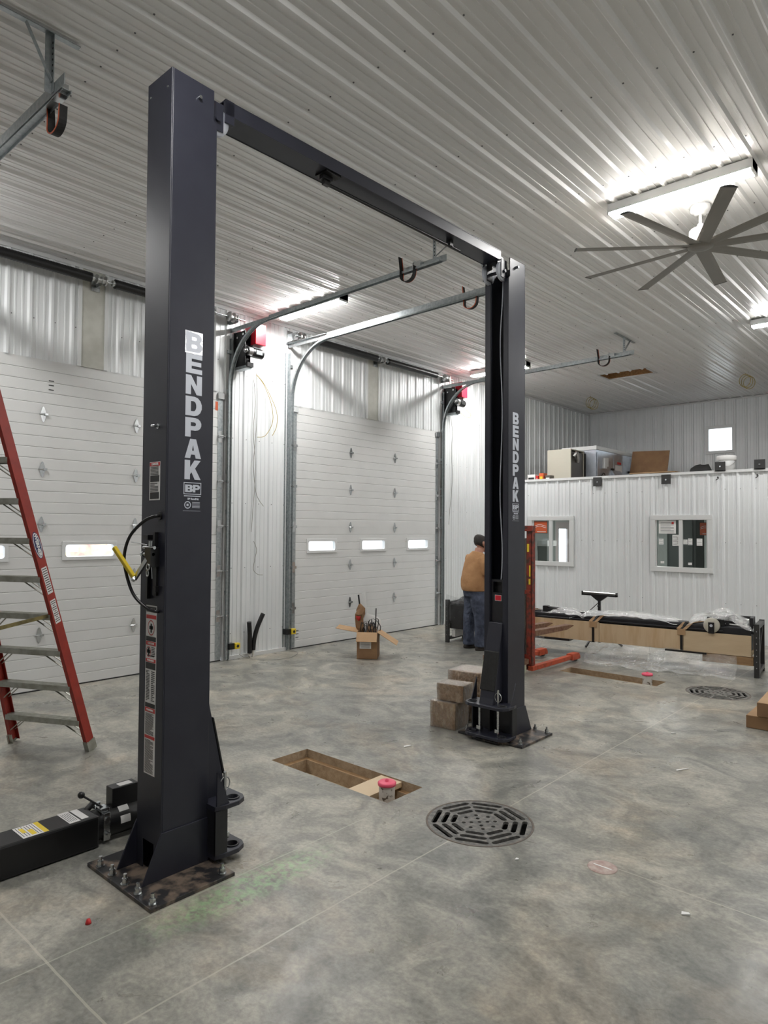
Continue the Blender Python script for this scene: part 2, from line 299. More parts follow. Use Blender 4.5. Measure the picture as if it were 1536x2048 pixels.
def concrete():
    m, t, N, L, B = nt('power_trowelled_concrete')
    g = N.new('ShaderNodeNewGeometry')
    def noise_(sc, det, dist=0.0, st=(1,1,1)):
        mp = N.new('ShaderNodeMapping'); mp.inputs['Scale'].default_value = st; L.new(g.outputs['Position'], mp.inputs[0])
        n = N.new('ShaderNodeTexNoise'); n.inputs['Scale'].default_value = sc; n.inputs['Detail'].default_value = det; n.inputs['Distortion'].default_value = dist
        n.inputs['Roughness'].default_value = 0.62
        L.new(mp.outputs[0], n.inputs['Vector']); return n.outputs['Fac']
    def ramp(fac, a, ca, b, cb):
        r = N.new('ShaderNodeValToRGB'); e = r.color_ramp.elements
        e[0].position = a; e[0].color = (*ca, 1); e[1].position = b; e[1].color = (*cb, 1); L.new(fac, r.inputs[0]); return r.outputs[0]
    def mix(mode, fac, a, b):
        x = N.new('ShaderNodeMix'); x.data_type = 'RGBA'; x.blend_type = mode
        if isinstance(fac, float): x.inputs[0].default_value = fac
        else: L.new(fac, x.inputs[0])
        for i, v in ((6, a), (7, b)):
            if isinstance(v, tuple): x.inputs[i].default_value = (*v, 1)
            else: L.new(v, x.inputs[i])
        return x.outputs[2]
    c = ramp(noise_(0.75, 6, 0.8), 0.38, (0.29, 0.288, 0.262), 0.66, (0.45, 0.43, 0.37))
    d = ramp(noise_(2.1, 9, 1.6), 0.40, (0.47, 0.49, 0.51), 0.60, (1, 1, 1))
    c = mix('MULTIPLY', 0.75, c, d)
    e = ramp(noise_(9, 9, 1.4, (1, 1.6, 1)), 0.34, (0.74, 0.74, 0.745), 0.62, (1.08, 1.07, 1.04))
    c = mix('MULTIPLY', 0.8, c, e)
    e2 = ramp(noise_(45, 10), 0.32, (0.74, 0.74, 0.74), 0.66, (1.18, 1.18, 1.18))
    c = mix('MULTIPLY', 0.8, c, e2)
    pk = ramp(noise_(1.3, 5, .5), 0.52, (1, 1, 1), 0.66, (1.08, 1.0, 0.93))
    c = mix('MULTIPLY', 1.0, c, pk)
    sp = N.new('ShaderNodeSeparateXYZ'); L.new(g.outputs['Position'], sp.inputs[0])
    def math_(op, a, b=None):
        x = N.new('ShaderNodeMath'); x.operation = op
        for i, v in ((0, a), (1, b)):
            if v is None: continue
            if isinstance(v, (int, float)): x.inputs[i].default_value = v
            else: L.new(v, x.inputs[i])
        return x.outputs[0]
    wob = math_('MULTIPLY', math_('SUBTRACT', noise_(3, 2), 0.5), 0.012)
    X = math_('ADD', sp.outputs[0], wob); Y = math_('ADD', sp.outputs[1], wob)
    def line(v, p, w): return math_('LESS_THAN', math_('ABSOLUTE', math_('SUBTRACT', v, p)), w)
    l = math_('MAXIMUM', line(X, 5.45, 0.0045), line(Y, 1.19, 0.005))
    l = math_('MAXIMUM', l, line(X, 0.9, 0.0045)); l = math_('MAXIMUM', l, math_('MULTIPLY', line(Y, 3.56, 0.004), math_('GREATER_THAN', X, 6.3)))
    l = math_('MULTIPLY', l, 0.6)
    c = mix('MIX', l, c, (0.50, 0.47, 0.40))
    # thin drag line at the outer edge of the posts' plates
    ch = math_('MULTIPLY', line(X, 4.885, 0.004), math_('LESS_THAN', Y, 3.1))
    c = mix('MIX', math_('MULTIPLY', ch, 0.45), c, (0.5, 0.5, 0.42))
    # green marking chalk beside the near plate
    gx = math_('SUBTRACT', 1.0, math_('MULTIPLY', math_('ABSOLUTE', math_('SUBTRACT', X, 5.01)), 6.5))
    gy = math_('SUBTRACT', 1.0, math_('MULTIPLY', math_('ABSOLUTE', math_('SUBTRACT', Y, 2.12)), 1.6))
    gm = math_('MULTIPLY', math_('MAXIMUM', gx, 0.0), math_('MAXIMUM', gy, 0.0))
    gn = ramp(noise_(26, 8), 0.42, (0, 0, 0), 0.62, (1, 1, 1))
    gm = math_('MULTIPLY', math_('MINIMUM', math_('MULTIPLY', gm, 1.2), 0.55), gn)
    c = mix('MIX', gm, c, (0.33, 0.60, 0.28))
    L.new(c, B.inputs['Base Color'])
    rr = ramp(noise_(2.6, 6, 1.0), 0.3, (0.24, 0.24, 0.24), 0.7, (0.46, 0.46, 0.46)); L.new(rr, B.inputs['Roughness'])
    b = N.new('ShaderNodeBump'); b.inputs['Strength'].default_value = 0.25; b.inputs['Distance'].default_value = 0.004
    L.new(noise_(18, 6, 1.0), b.inputs['Height']); L.new(b.outputs[0], B.inputs['Normal'])
    B.inputs['Specular IOR Level'].default_value = 0.5
    return m
MT['floor'] = concrete()

# ---------------------------------------------------------------- the room
def ribs(mb, org, u, v, n, u0, u1, v0, v1, phase, pitch=0.2286, h=0.023, mi=0):
    """ribbed sheet: major trapezoid rib at phase + k * pitch, two low ribs between"""
    org = Vector(org); u = Vector(u); v = Vector(v); n = Vector(n)
    prof = [(-0.5, 0)]
    P = [(-0.030, 0), (-0.012, h), (0.012, h), (0.030, 0), (0.066, 0), (0.069, .0055), (0.087, .0055), (0.090, 0), (0.139, 0), (0.142, .0055), (0.160, .0055), (0.163, 0)]
    pts = []
    k = math.floor((u0 - phase) / pitch) - 1
    while phase + k*pitch < u1 + pitch:
        pts += [(phase + k*pitch + a, b) for a, b in P]; k += 1
    def at(x):
        for (a, b), (c, d) in zip(pts, pts[1:]):
            if a <= x <= c: return b + (d-b)*(x-a)/max(c-a, 1e-9)
        return 0
    q = [(u0, at(u0))] + [p for p in pts if u0 < p[0] < u1] + [(u1, at(u1))]
    vs = []
    for a, b in q: vs += [org + u*a + v*v0 + n*b, org + u*a + v*v1 + n*b]
    mb.add(vs, [(2*i, 2*i+2, 2*i+3, 2*i+1) for i in range(len(q)-1)], mi)
def screws(mb, org, u, v, n, u0, u1, vs_, phase, pitch=0.2286, mi=1, off=0.042, r=0.0065, h=0.004):
    org = Vector(org); u = Vector(u); v = Vector(v); n = Vector(n)
    k = math.ceil((u0 - phase - off) / pitch)
    while phase + off + k*pitch < u1:
        for w in vs_:
            c = org + u*(phase + off + k*pitch) + v*w
            mb.cyl(c, c + n*h, r, n=6, mi=mi, sm=False)
        k += 1
XR, YF = 13.2, -6.5     # right wall, wall behind the camera
# floor: rectangles around the two trench pits and round holes under the grates
PITS = [(3.62, 4.83, 3.37, 3.74), (3.66, 4.89, 8.0, 8.32)]
DR = [(5.44, 3.54, 0.33), (5.51, 8.16, 0.33)]
mb = MB()
xs = sorted({-0.02, XR, 3.62, 4.83, 3.66, 4.89, 5.04, 5.84, 5.11, 5.91}); ys = sorted({YF, 18.0, 3.37, 3.74, 8.0, 8.32, 3.14, 3.94, 7.76, 8.56})
def blocked(x, y):
    for a, b, c, d in PITS:
        if a < x < b and c < y < d: return True
    for cx, cy, r in DR:
        if cx-0.4 < x < cx+0.4 and cy-0.4 < y < cy+0.4: return True
    return False
for x0, x1 in zip(xs, xs[1:]):
    for y0, y1 in zip(ys, ys[1:]):
        if not blocked((x0+x1)/2, (y0+y1)/2): mb.add([(x0,y0,0),(x1,y0,0),(x1,y1,0),(x0,y1,0)], [(0,1,2,3)])
for cx, cy, r in DR:
    n = 48
    for i in range(n):
        a0, a1 = 2*PI*i/n, 2*PI*(i+1)/n
        def sq(a):
            c, s = math.cos(a), math.sin(a); k = 0.4/max(abs(c), abs(s)); return (c*k, s*k)
        p0, p1 = sq(a0), sq(a1)
        mb.add([(cx+r*math.cos(a0), cy+r*math.sin(a0), 0), (cx+p0[0], cy+p0[1], 0), (cx+p1[0], cy+p1[1], 0), (cx+r*math.cos(a1), cy+r*math.sin(a1), 0)], [(0,1,2,3)])
fl = mb.build('floor', MT['floor'], base=(0,0,0), recalc=False); tag(fl, kind='structure')
# trench pits (part of the ground)
for i, (a, b, c, d) in enumerate(PITS):
    mb = MB(); t = 0.045; zz = -0.065; zb = -0.17
    for (q0, q1) in (((a, c), (b, c)), ((b, c), (b, d)), ((b, d), (a, d)), ((a, d), (a, c))):
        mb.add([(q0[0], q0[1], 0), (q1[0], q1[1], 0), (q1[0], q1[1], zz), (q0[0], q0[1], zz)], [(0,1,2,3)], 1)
    A, B_, C, D = a+t, b-t, c+t, d-t
    for r in ((a,b,c,C),(a,b,D,d),(a,A,C,D),(B_,b,C,D)): mb.add([(r[0],r[2],zz),(r[1],r[2],zz),(r[1],r[3],zz),(r[0],r[3],zz)], [(0,1,2,3)], 2)
    for (q0, q1) in (((A, C), (B_, C)), ((B_, C), (B_, D)), ((B_, D), (A, D)), ((A, D), (A, C))):
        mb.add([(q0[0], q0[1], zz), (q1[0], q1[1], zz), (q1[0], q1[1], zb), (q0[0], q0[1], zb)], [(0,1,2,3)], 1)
    mb.add([(A,C,zb),(B_,C,zb),(B_,D,zb),(A,D,zb)], [(0,1,2,3)], 0)
    o = mb.build('trench', [MT['dirt'], MT['dirtd'], MT['wood']], base=((a+b)/2,(c+d)/2,0), recalc=False)
    tag(o, ['open rectangular pit with sandy bottom between the posts, bridged by a board', 'long open floor pit in front of the wrapped crate of parts'][i], 'floor pit', kind='structure')
# ceiling with a framed opening
HX = (2.13, 3.03, 12.60, 13.06)
mb = MB()
for (x0, x1, y0, y1) in ((0, XR, YF, HX[2]), (0, XR, HX[3], YB), (0, HX[0], HX[2], HX[3]), (HX[1], XR, HX[2], HX[3])):
    ribs(mb, (0,0,HC), (1,0,0), (0,1,0), (0,0,-1), x0, x1, y0, y1, 4.34)
    screws(mb, (0,0,HC), (1,0,0), (0,1,0), (0,0,-1), x0, x1, [y for y in (0.78+1.22*k for k in range(-4, 13)) if y0 < y < y1], 4.34)
o = mb.build('ceiling', [MT['ceil'], MT['screw']], base=(0,0,HC), recalc=False); tag(o, kind='structure')
# unseen light-stopping shell above and around, one box per side
mb = MB(); mb.box(-0.4, XR+0.4, YF-0.4, YB+0.4, HC+0.6, HC+0.7); mb.box(-0.4,-0.3,YF-.4,YB+.4,HC+.0,HC+.6)
o = mb.build('light_stop_shell', MT['osb'], base=(5,5,HC+.6)); tag(o, 'unseen light-stopping board shell above the white ribbed ceiling', 'roof', kind='structure')
# ceiling hatch frame
t_ = thing('attic_hatch', (2.59, 12.82, HC), 'open rectangular wood-framed hatch in the ceiling above the office', 'hatch')
mb = MB(); x0, x1, y0, y1 = HX
mb.box(x0-.02, x0, y0, y1, HC-.0, HC+.3); mb.box(x1, x1+.02, y0, y1, HC, HC+.3); mb.box(x0-.02, x1+.02, y0-.02, y0, HC, HC+.3); mb.box(x0-.02, x1+.02, y1, y1+.02, HC, HC+.3)
mb.box(x0-.02, x1+.02, y0-.02, y1+.02, HC+.3, HC+.31); mb.build('shaft', MT['osb'], t_)
mb = MB(); mb.box(x0-.04, x1+.04, y0-.035, y0-.005, HC-.006, HC+.005); mb.box(x0-.04, x1+.04, y1+.005, y1+.035, HC-.022, HC+.005)
mb.box(x0-.035, x0-.005, y0-.005, y1+.005, HC-.022, HC+.005); mb.box(x1+.005, x1+.035, y0-.005, y1+.005, HC-.022, HC+.005); mb.build('trim', MT['trimw'], t_)

# left wall: pieces between the overhead doors
DOORS = [(1.76, 5.38), (6.60, 10.22)]; DH = 3.66
mb = MB()
def wl(y0, y1, z0, z1, ph): ribs(mb, (0,0,0), (0,1,0), (0,0,1), (1,0,0), y0, y1, z0, z1, ph)
wl(YF, 1.76-.06, 0, HC, 0.9); wl(5.38+.06, 6.60-.06, 0, HC, 5.495); 
wl(1.76-.06, 3.42, DH+.0, HC, 2.63); wl(3.69, 5.44, DH, HC, 3.87); wl(6.54, 8.24, DH, HC, 6.98); wl(8.50, 10.28, DH, HC, 8.62)
DOOR3 = (14.72, 15.62, 2.06)
wl(10.28, DOOR3[0], 0, HC, 10.42); wl(DOOR3[0], DOOR3[1], DOOR3[2], HC, 10.42); wl(DOOR3[1], YB, 0, HC, 10.42)
for y in [5.495, 10.42]: pass
for zz in (0.35, 1.25, 2.15, 3.05, 3.95):
    screws(mb, (0,0,0), (0,1,0), (0,0,1), (1,0,0), 5.46, 6.5, [zz], 5.495); screws(mb, (0,0,0), (0,1,0), (0,0,1), (1,0,0), 10.4, 14.6, [zz], 10.42)
screws(mb, (0,0,0), (0,1,0), (0,0,1), (1,0,0), 1.8, 3.4, [4.1], 2.63); screws(mb, (0,0,0), (0,1,0), (0,0,1), (1,0,0), 3.8, 5.3, [4.1], 3.87)
mb.box(-0.02, 0.012, 3.42, 3.69, DH, HC, 2); mb.box(-0.02, 0.012, 8.24, 8.50, DH, HC, 2)     # bare boards behind the spring brackets
o = mb.build('wall_left', [MT['panel'], MT['screw'], MT['cream']], base=(0,0,0), recalc=False); tag(o, kind='structure')
mb = MB()   # jambs, corner trims, ceiling angle
for a, b in DOORS:
    mb.box(-0.12, 0.022, a-.07, a-.02, 0, HC); mb.box(-0.12, 0.022, b+.02, b+.07, 0, HC); mb.box(-.12, -.05, a-.07, a+.04, 0, HC); mb.box(-.12, -.05, b-.04, b+.07, 0, HC); mb.box(-.12, -.05, a, b, DH-.04, DH+.1)  # rear strips added behind the door edges to stop light leaks
mb.box(0, 0.03, YF, YB, HC-.05, HC-.012)
mb.box(0, 0.03, YF, 1.7, 0, .05); mb.box(0, 0.03, 5.45, 6.53, 0, .05); mb.box(0, 0.03, 10.3, YO, 0, .05)
for y in (3.40, 3.71, 8.22, 8.52): mb.box(0, .022, y-.02, y+.02, DH, HC)
o = mb.build('trim_1', MT['trimw'], base=(0,0,0)); tag(o, kind='structure')
# back wall with a small window opening
WX = (2.90, 3.48, 3.62, 4.21)
mb = MB()
def wb(x0, x1, z0, z1): ribs(mb, (0,YB,0), (1,0,0), (0,0,1), (0,-1,0), x0, x1, z0, z1, 0.30)
wb(0, WX[0], 0, HC); wb(WX[1], XR, 0, HC); wb(WX[0], WX[1], 0, WX[2]); wb(WX[0], WX[1], WX[3], HC)
o = mb.build('wall_back', MT['panel'], base=(0,YB,0), recalc=False); tag(o, kind='structure')
mb = MB(); mb.box(0, XR, YB-.03, YB, HC-.05, HC-.01); mb.box(0.0, 0.03, YB-.03, YB, ZO, HC); o = mb.build('trim_2', MT['trimw'], base=(0,YB,HC)); tag(o, kind='structure')
# right wall and the wall behind the camera
mb = MB(); ribs(mb, (XR,0,0), (0,1,0), (0,0,1), (-1,0,0), YF, YB, 0, HC, 0.2); o = mb.build('wall_right', MT['panel'], base=(XR,0,0), recalc=False); tag(o, kind='structure')
mb = MB(); ribs(mb, (0,YF,0), (1,0,0), (0,0,1), (0,1,0), 0, XR, 0, HC, 0.2); o = mb.build('wall_front', MT['panel'], base=(0,YF,0), recalc=False); tag(o, kind='structure')
# office wall with two sliding windows
W1 = (0.93, 1.85, 1.14, 2.05); W2 = (3.36, 4.33, 1.13, 2.05)
mb = MB()
def wo(x0, x1, z0, z1): ribs(mb, (0,YO,0), (1,0,0), (0,0,1), (0,-1,0), x0, x1, z0, z1, 1.54)
wo(0, W1[0], 0, ZO); wo(W1[1], W2[0], 0, ZO); wo(W2[1], XR, 0, ZO)
for w in (W1, W2): wo(w[0], w[1], 0, w[2]); wo(w[0], w[1], w[3], ZO)
for zz in (0.62, 1.62, 2.5): 
    for a, b in ((0, W1[0]), (W1[1], W2[0]), (W2[1], 8)): screws(mb, (0,YO,0), (1,0,0), (0,0,1), (0,-1,0), a, b, [zz], 1.54, off=0.035)
o = mb.build('wall_office', [MT['panel'], MT['screw']], base=(0,YO,0), recalc=False); tag(o, kind='structure')
mb = MB(); mb.box(0, XR, YO-.035, YO+.06, ZO-.01, ZO+.035); o = mb.build('trim_3', MT['trimw'], base=(0,YO,ZO)); tag(o, kind='structure')
mb = MB(); mb.box(0, XR, YO+.06, YB, ZO-.03, ZO); o = mb.build('floor_2', MT['deck'], base=(0,YO,ZO)); tag(o, 'plywood storage deck on top of the office', kind='structure')
mb = MB(); mb.box(0, XR, YO+.02, YB, 2.44, 2.46); mb.box(0.0, XR, YO+.02, YO+.06, 0, W1[2]-.02); mb.box(0.02, XR, YB-.05, YB-.02, 0, 2.46); mb.box(5.9, 5.95, YO+.05, YB-.05, 0, 2.46)
mb.box(.02,.06,YO+.06,DOOR3[0],0,2.46); mb.box(.02,.06,DOOR3[1],YB,0,2.46); mb.box(.02,.06,DOOR3[0],DOOR3[1],DOOR3[2],2.46)
o = mb.build('wall_office_lining', MT['office'], base=(3,YB-.03,0)); tag(o, 'dull grey-green inner walls and ceiling of the office', kind='structure')

def slider(name, w, y, open_left=False):
    x0, x1, z0, z1 = w
    t = thing(name, ((x0+x1)/2, y, z0), None, None, kind='structure')
    mb = MB(); f = 0.055; p = 0.035
    mb.box(x0-.03, x1+.03, y-p, y+.05, z1-f, z1+.03); mb.box(x0-.03, x1+.03, y-p, y+.05, z0-.03, z0+f)
    mb.box(x0-.03, x0+f, y-p, y+.05, z0+f, z1-f); mb.box(x1-f, x1+.03, y-p, y+.05, z0+f, z1-f)
    mb.build('window_frame', MT['trimw'], t, bevel=.004)
    xm = (x0+x1)/2
    mb = MB(); mb.box(xm-.03, xm+.03, y-.03, y+.03, z0+f, z1-f); mb.box(x0+f, x0+f+.02, y-.01, y+.02, z0+f, z1-f); mb.box(x1-f-.02, x1-f, y-.01, y+.02, z0+f, z1-f)
    mb.build('sash', MT['trimw'], t)
    mb = MB(); mb.add([(x0+f, y+.005, z0+f), (x1-f, y+.005, z0+f), (x1-f, y+.005, z1-f), (x0+f, y+.005, z1-f)], [(0,1,2,3)]); mb.build('pane', MT['glass'], t, recalc=False)
    return t
w1 = slider('window_1', W1, YO); w2 = slider('window_2', W2, YO)
x0, x1, z0, z1 = WX
w3 = thing('window_3', ((x0+x1)/2, YB, z0), None, None, kind='structure')
mb = MB()
for r in ((x0-.03, x1+.03, z1-.04, z1+.03), (x0-.03, x1+.03, z0-.03, z0+.04), (x0-.03, x0+.04, z0+.04, z1-.04), (x1-.04, x1+.03, z0+.04, z1-.04)): mb.box(r[0], r[1], YB-.03, YB+.06, r[2], r[3])
mb.build('window_frame', MT['trimw'], w3, bevel=.004)
mb = MB(); mb.add([(x0,YB+.03,z0),(x1,YB+.03,z0),(x1,YB+.03,z1),(x0,YB+.03,z1)], [(0,1,2,3)]); mb.build('pane', MT['glass'], w3, recalc=False)
# exterior office door seen through the left office window
t_ = thing('door_3', (0, 15.17, 0), None, None, kind='structure')
mb = MB(); a, b, h = DOOR3
mb.box(-.02,.05,a,a+.06,0,h); mb.box(-.02,.05,b-.06,b,0,h); mb.box(-.02,.05,a+.06,b-.06,h-.06,h); mb.build('door_frame', MT['fan'], t_)
mb = MB(); mb.plate([(a+.06,0.01),(b-.06,0.01),(b-.06,h-.06),(a+.06,h-.06)], [[(14.95,.35),(15.39,.35),(15.39,1.84),(14.95,1.84)]], 0, .04, Matrix(((0,0,1,0),(1,0,0,0),(0,1,0,0),(0,0,0,1))))
mb.build('door_leaf', mat('pinkish_grey_door', (0.55, 0.49, 0.49), 0.5), t_)
mb = MB(); mb.add([(.02,14.95,.35),(.02,15.39,.35),(.02,15.39,1.84),(.02,14.95,1.84)], [(0,1,2,3)]); mb.build('pane', MT['glass'], t_, recalc=False)
# papers and signs on the office windows
def paper(name, x0, x1, z0, z1, label, cat, lines=6, head=None, y=YO-.004, group=None):
    mb = MB(); mb.box(x0, x1, y-.001, y, z0, z1, 0)
    n = lines; h = (z1-z0)
    for k in range(n):
        zc = z1 - h*(0.16 + 0.72*k/max(n-1,1)); w = (x1-x0)*(0.78 if k % 3 else 0.6)
        mb.box(x0+(x1-x0)*.1, x0+(x1-x0)*.1+w, y-.0016, y-.001, zc-h*.012, zc+h*.012, 1)
    if head: mb.box(x1-(x1-x0)*.25, x1-(x1-x0)*.12, y-.0016, y-.001, z1-h*.28, z1-h*.1, 2)
    return tag(mb.build(name, [MT['paper'], MT['ink'], MT['redl']]), label, cat, group)
paper('poster', 3.47, 3.76, 1.76, 1.985, 'wide white notice with a red mark taped inside the right office window', 'paper', 9, True)
paper('paper_notice', 3.70, 3.81, 1.55, 1.74, 'narrow upright sheet below the wide notice in the right office window', 'paper', 7)
for i, (x0, x1, z0, z1, lb) in enumerate([(3.47,3.55,1.57,1.67,'small white note at the left edge of the right office window'), (3.88,3.95,1.58,1.66,'small white note just right of the centre bar of the right office window'),
        (3.96,4.03,1.57,1.68,'small note beside the bar, second from centre in the right office window'), (4.10,4.19,1.56,1.68,'small white note near the right edge of the right office window'),
        (3.50,3.56,1.24,1.28,'tiny white sticker low on the left pane of the right window'), (3.96,4.02,1.23,1.27,'tiny white sticker low on the right pane of the right window')]):
    paper('sticky_note', x0, x1, z0, z1, lb, 'note', 3, group='notes on the right office window')
def wave_sign(x0, x1, z0, z1, y, label):
    t = thing('window_sign', ((x0+x1)/2, y, z0), label, 'sign')
    mb = MB(); mb.box(x0, x1, y-.004, y, z0, z1); mb.build('board', MT['orange'], t)
    mb = MB(); w = x1-x0; h = z1-z0
    for dz in (0.66, 0.52):
        pts = [(x0+w*(.06+.88*k/20), y-.005, z0+h*(dz+.07*math.sin(k/20*5.2-.6))) for k in range(21)]; mb.strip(pts, .001, h*.035, (0,1,0))
    mb.box(x0+w*.22, x1-w*.1, y-.0055, y-.004, z0+h*.07, z0+h*.13)
    mb.build('wave_lines', MT['paper'], t)
    mb = MB(); 
    for r in ((x0-.006,x1+.006,z1,z1+.006),(x0-.006,x1+.006,z0-.006,z0),(x0-.006,x0,z0,z1),(x1,x1+.006,z0,z1)): mb.box(r[0],r[1],y-.006,y+.001,r[2],r[3])
    mb.build('border', MT['ink'], t)
wave_sign(1.03, 1.31, 1.75, 1.975, YO-.006, 'orange sign with two white waves in the left office window')
wave_sign(4.06, 4.25, 1.74, 1.95, YO+.30, 'darker orange wave sign behind the right pane of the right office window')
# office furniture glimpsed through the glass
t_ = thing('filing_cabinet', (3.75, 13.4, 0), 'dark green-grey office cabinet behind the right office window', 'cabinet')
mb = MB(); mb.box(3.2, 3.72, 13.2, 13.7, 0, 2.1); mb.build('body', mat('cabinet_green', (.10,.115,.105), .5), t_)
mb = MB(); mb.box(3.25, 3.67, 13.17, 13.2, .1, 2.0); mb.build('door', mat('cabinet_door', (.13,.15,.14), .5), t_)
t_ = thing('office_counter', (0.3, 14.0, 0), 'grey counter with a white top inside the office', 'counter')
mb = MB(); mb.box(.06, .29, 13.9, 14.3, 0, 1.44); mb.build('body', mat('counter_grey', (.20,.22,.21), .6), t_)
mb = MB(); mb.box(.06, .31, 13.88, 14.32, 1.44, 1.57); mb.build('worktop', MT['paper'], t_)
# outside
mb = MB(); mb.add([(-60,-40,-.15),(-.15,-40,-.15),(-.15,60,-.15),(-60,60,-.15)], [(0,1,2,3)]); o = mb.build('ground', MT['snow'], base=(-30,0,-.15), recalc=False); tag(o, 'snow-covered ground outside the doors', kind='structure')
t_ = thing('outbuilding', (-17, 12, -.15), 'low red brick outbuilding across the snowy yard', 'building')
mb = MB(); mb.box(-19, -17, -3, 22, .75, 3.4); mb.build('wall', MT['brick'], t_)
mb = MB(); mb.box(-18.9, -17.02, -2.9, 21.9, -.15, .75); mb.build('plinth', MT['snow'], t_)
for y in range(-2, 22, 2): mb = MB(); mb.box(-17.04, -16.98, y, y+.9, .9, 2.2); mb.build('window', MT['paper'], t_)

# ---------------------------------------------------------------- overhead doors (door_1, door_2)
def diamond(mb, y, z, x=0.003, s=1.0, mi=0):
    mb.prism([(y-.035*s, z), (y-.012*s, z+.075*s), (y, z+.088*s), (y+.012*s, z+.075*s), (y+.035*s, z), (y+.012*s, z-.075*s), (y, z-.088*s), (y-.012*s, z-.075*s)], x, x+.004, 'x', mi)
    mb.cyl((x+.012, y-.045*s, z), (x+.012, y+.045*s, z), .008, n=8, mi=mi)
    mb.box(x, x+.022, y+.01, y+.045, z-.012, z+.012, mi)
def oh_door(idx, y0, y1, wins):
    t = thing('door_%d' % idx, (0, (y0+y1)/2, 0), None, None, kind='structure')
    H = DH/6
    for k in range(6):
        mb = MB(); z0 = H*k + (0.012 if k == 0 else .001); z1 = H*(k+1) - .0015
        # face with four v-grooves
        prof = [(z0, 0)]
        for j in range(1, 5):
            zc = H*k + H*j/5; prof += [(zc-.006, 0), (zc, -.006), (zc+.006, 0)]
        prof += [(z1, 0)]
        holes = [w for w in wins] if k == 2 else []
        cuts = [y0] + [v for w in holes for v in (w[0], w[1])] + [y1]
        def seg(a, b, pf):
            vs = []
            for z, x in pf: vs += [(x, a, z), (x, b, z)]
            mb.add(vs, [(2*i, 2*i+1, 2*i+3, 2*i+2) for i in range(len(pf)-1)])
        if not holes: seg(y0, y1, prof)
        else:
            wz0, wz1 = holes[0][2], holes[0][3]
            def clip(lo, hi):
                def xa(z):
                    for (a, b), (c, d) in zip(prof, prof[1:]):
                        if a <= z <= c: return b + (d-b)*(z-a)/max(c-a, 1e-9)
                    return 0
                return [(lo, xa(lo))] + [p for p in prof if lo < p[0] < hi] + [(hi, xa(hi))]
            for i in range(0, len(cuts), 2): seg(cuts[i], cuts[i+1], prof)
            for w in holes: seg(w[0], w[1], clip(z0, wz0)); seg(w[0], w[1], clip(wz1, z1))
        # edges and back
        mb.add([(0,y0,z0),(0,y1,z0),(-.045,y1,z0),(-.045,y0,z0)], [(0,1,2,3)]); mb.add([(0,y0,z1),(0,y1,z1),(-.045,y1,z1),(-.045,y0,z1)], [(3,2,1,0)])
        mb.add([(0,y0,z0),(0,y0,z1),(-.045,y0,z1),(-.045,y0,z0)], [(0,1,2,3)]); mb.add([(0,y1,z0),(0,y1,z1),(-.045,y1,z1),(-.045,y1,z0)], [(3,2,1,0)])
        for i in range(0, len(cuts), 2): mb.add([(-.045,cuts[i],z0),(-.045,cuts[i+1],z0),(-.045,cuts[i+1],z1),(-.045,cuts[i],z1)], [(3,2,1,0)])
        for w in holes:
            mb.add([(-.045,w[0],z0),(-.045,w[1],z0),(-.045,w[1],w[2]),(-.045,w[0],w[2])], [(3,2,1,0)]); mb.add([(-.045,w[0],w[3]),(-.045,w[1],w[3]),(-.045,w[1],z1),(-.045,w[0],z1)], [(3,2,1,0)])
        if k < 5: mb.box(-.044, -.012, y0, y1, z1-.012, z1+.012)  # unseen strip added behind the joint to stop light leaking through
        mb.build('door_panel', MT['door'], t, recalc=False)
    mb = MB(); mb.box(-.04, .004, y0, y1, 0, .014); mb.build('bottom_seal', MT['rubber'], t)
    for w in wins:
        a, b, c, d = w; r = .03
        def rr(a, b, c, d, r): return [(x, z) for cx, cz, s in ((b-r, d-r, 0), (a+r, d-r, 90), (a+r, c+r, 180), (b-r, c+r, 270)) for x, z in [(cx+r*math.cos(math.radians(s+q)), cz+r*math.sin(math.radians(s+q))) for q in (0, 30, 60, 90)]]
        TM = Matrix(((0,0,1,0),(1,0,0,0),(0,1,0,0),(0,0,0,1)))
        mb = MB(); mb.plate([(a-.03,c-.03),(b+.03,c-.03),(b+.03,d+.03),(a-.03,d+.03)], [rr(a+.008,b-.008,c+.008,d-.008,r)], -.05, .014, TM)
        fr = mb.build('window_frame', MT['trimw'], t, bevel=.003)
        mb = MB(); mb.add([(-.02,a,c),(-.02,b,c),(-.02,b,d),(-.02,a,d)], [(0,1,2,3)]); mb.build('pane', MT['glass'], fr, recalc=False)
    yc = (y0+y1)/2
    for k in range(1, 6):
        for y in (yc-.55, yc+.55):
            mb = MB(); diamond(mb, y, H*k); mb.build('hinge', MT['zinc'], t)
        for y, s in ((y0+.05, -1), (y1-.05, 1)):
            mb = MB(); mb.box(.002, .006, y-.03, y+.03, H*k-.08, H*k+.08); mb.box(.004, .035, y-.035, y+.035, H*k-.018, H*k+.018)
            mb.cyl((.045, y-.04, H*k), (.045, y+s*.10, H*k), .006, n=8); mb.cyl((.045, y+s*.085, H*k), (.045, y+s*.105, H*k), .022, n=12); mb.build('roller_hinge', MT['zinc'], t)
    for y in (y0+.05, y1-.05):
        mb = MB(); mb.box(.002, .004, y-.04, y+.04, .02, DH-.01); mb.build('end_stile', MT['galv'], t)
        mb = MB(); mb.box(.002, .03, y-.05, y+.05, DH-.10, DH-.02); mb.build('top_bracket', MT['zinc'], t)
    return t
d1 = oh_door(1, *DOORS[0], [(2.37-.29, 2.37+.29, 1.455, 1.61), (3.57-.29, 3.57+.29, 1.455, 1.61), (4.77-.29, 4.77+.29, 1.455, 1.61)])
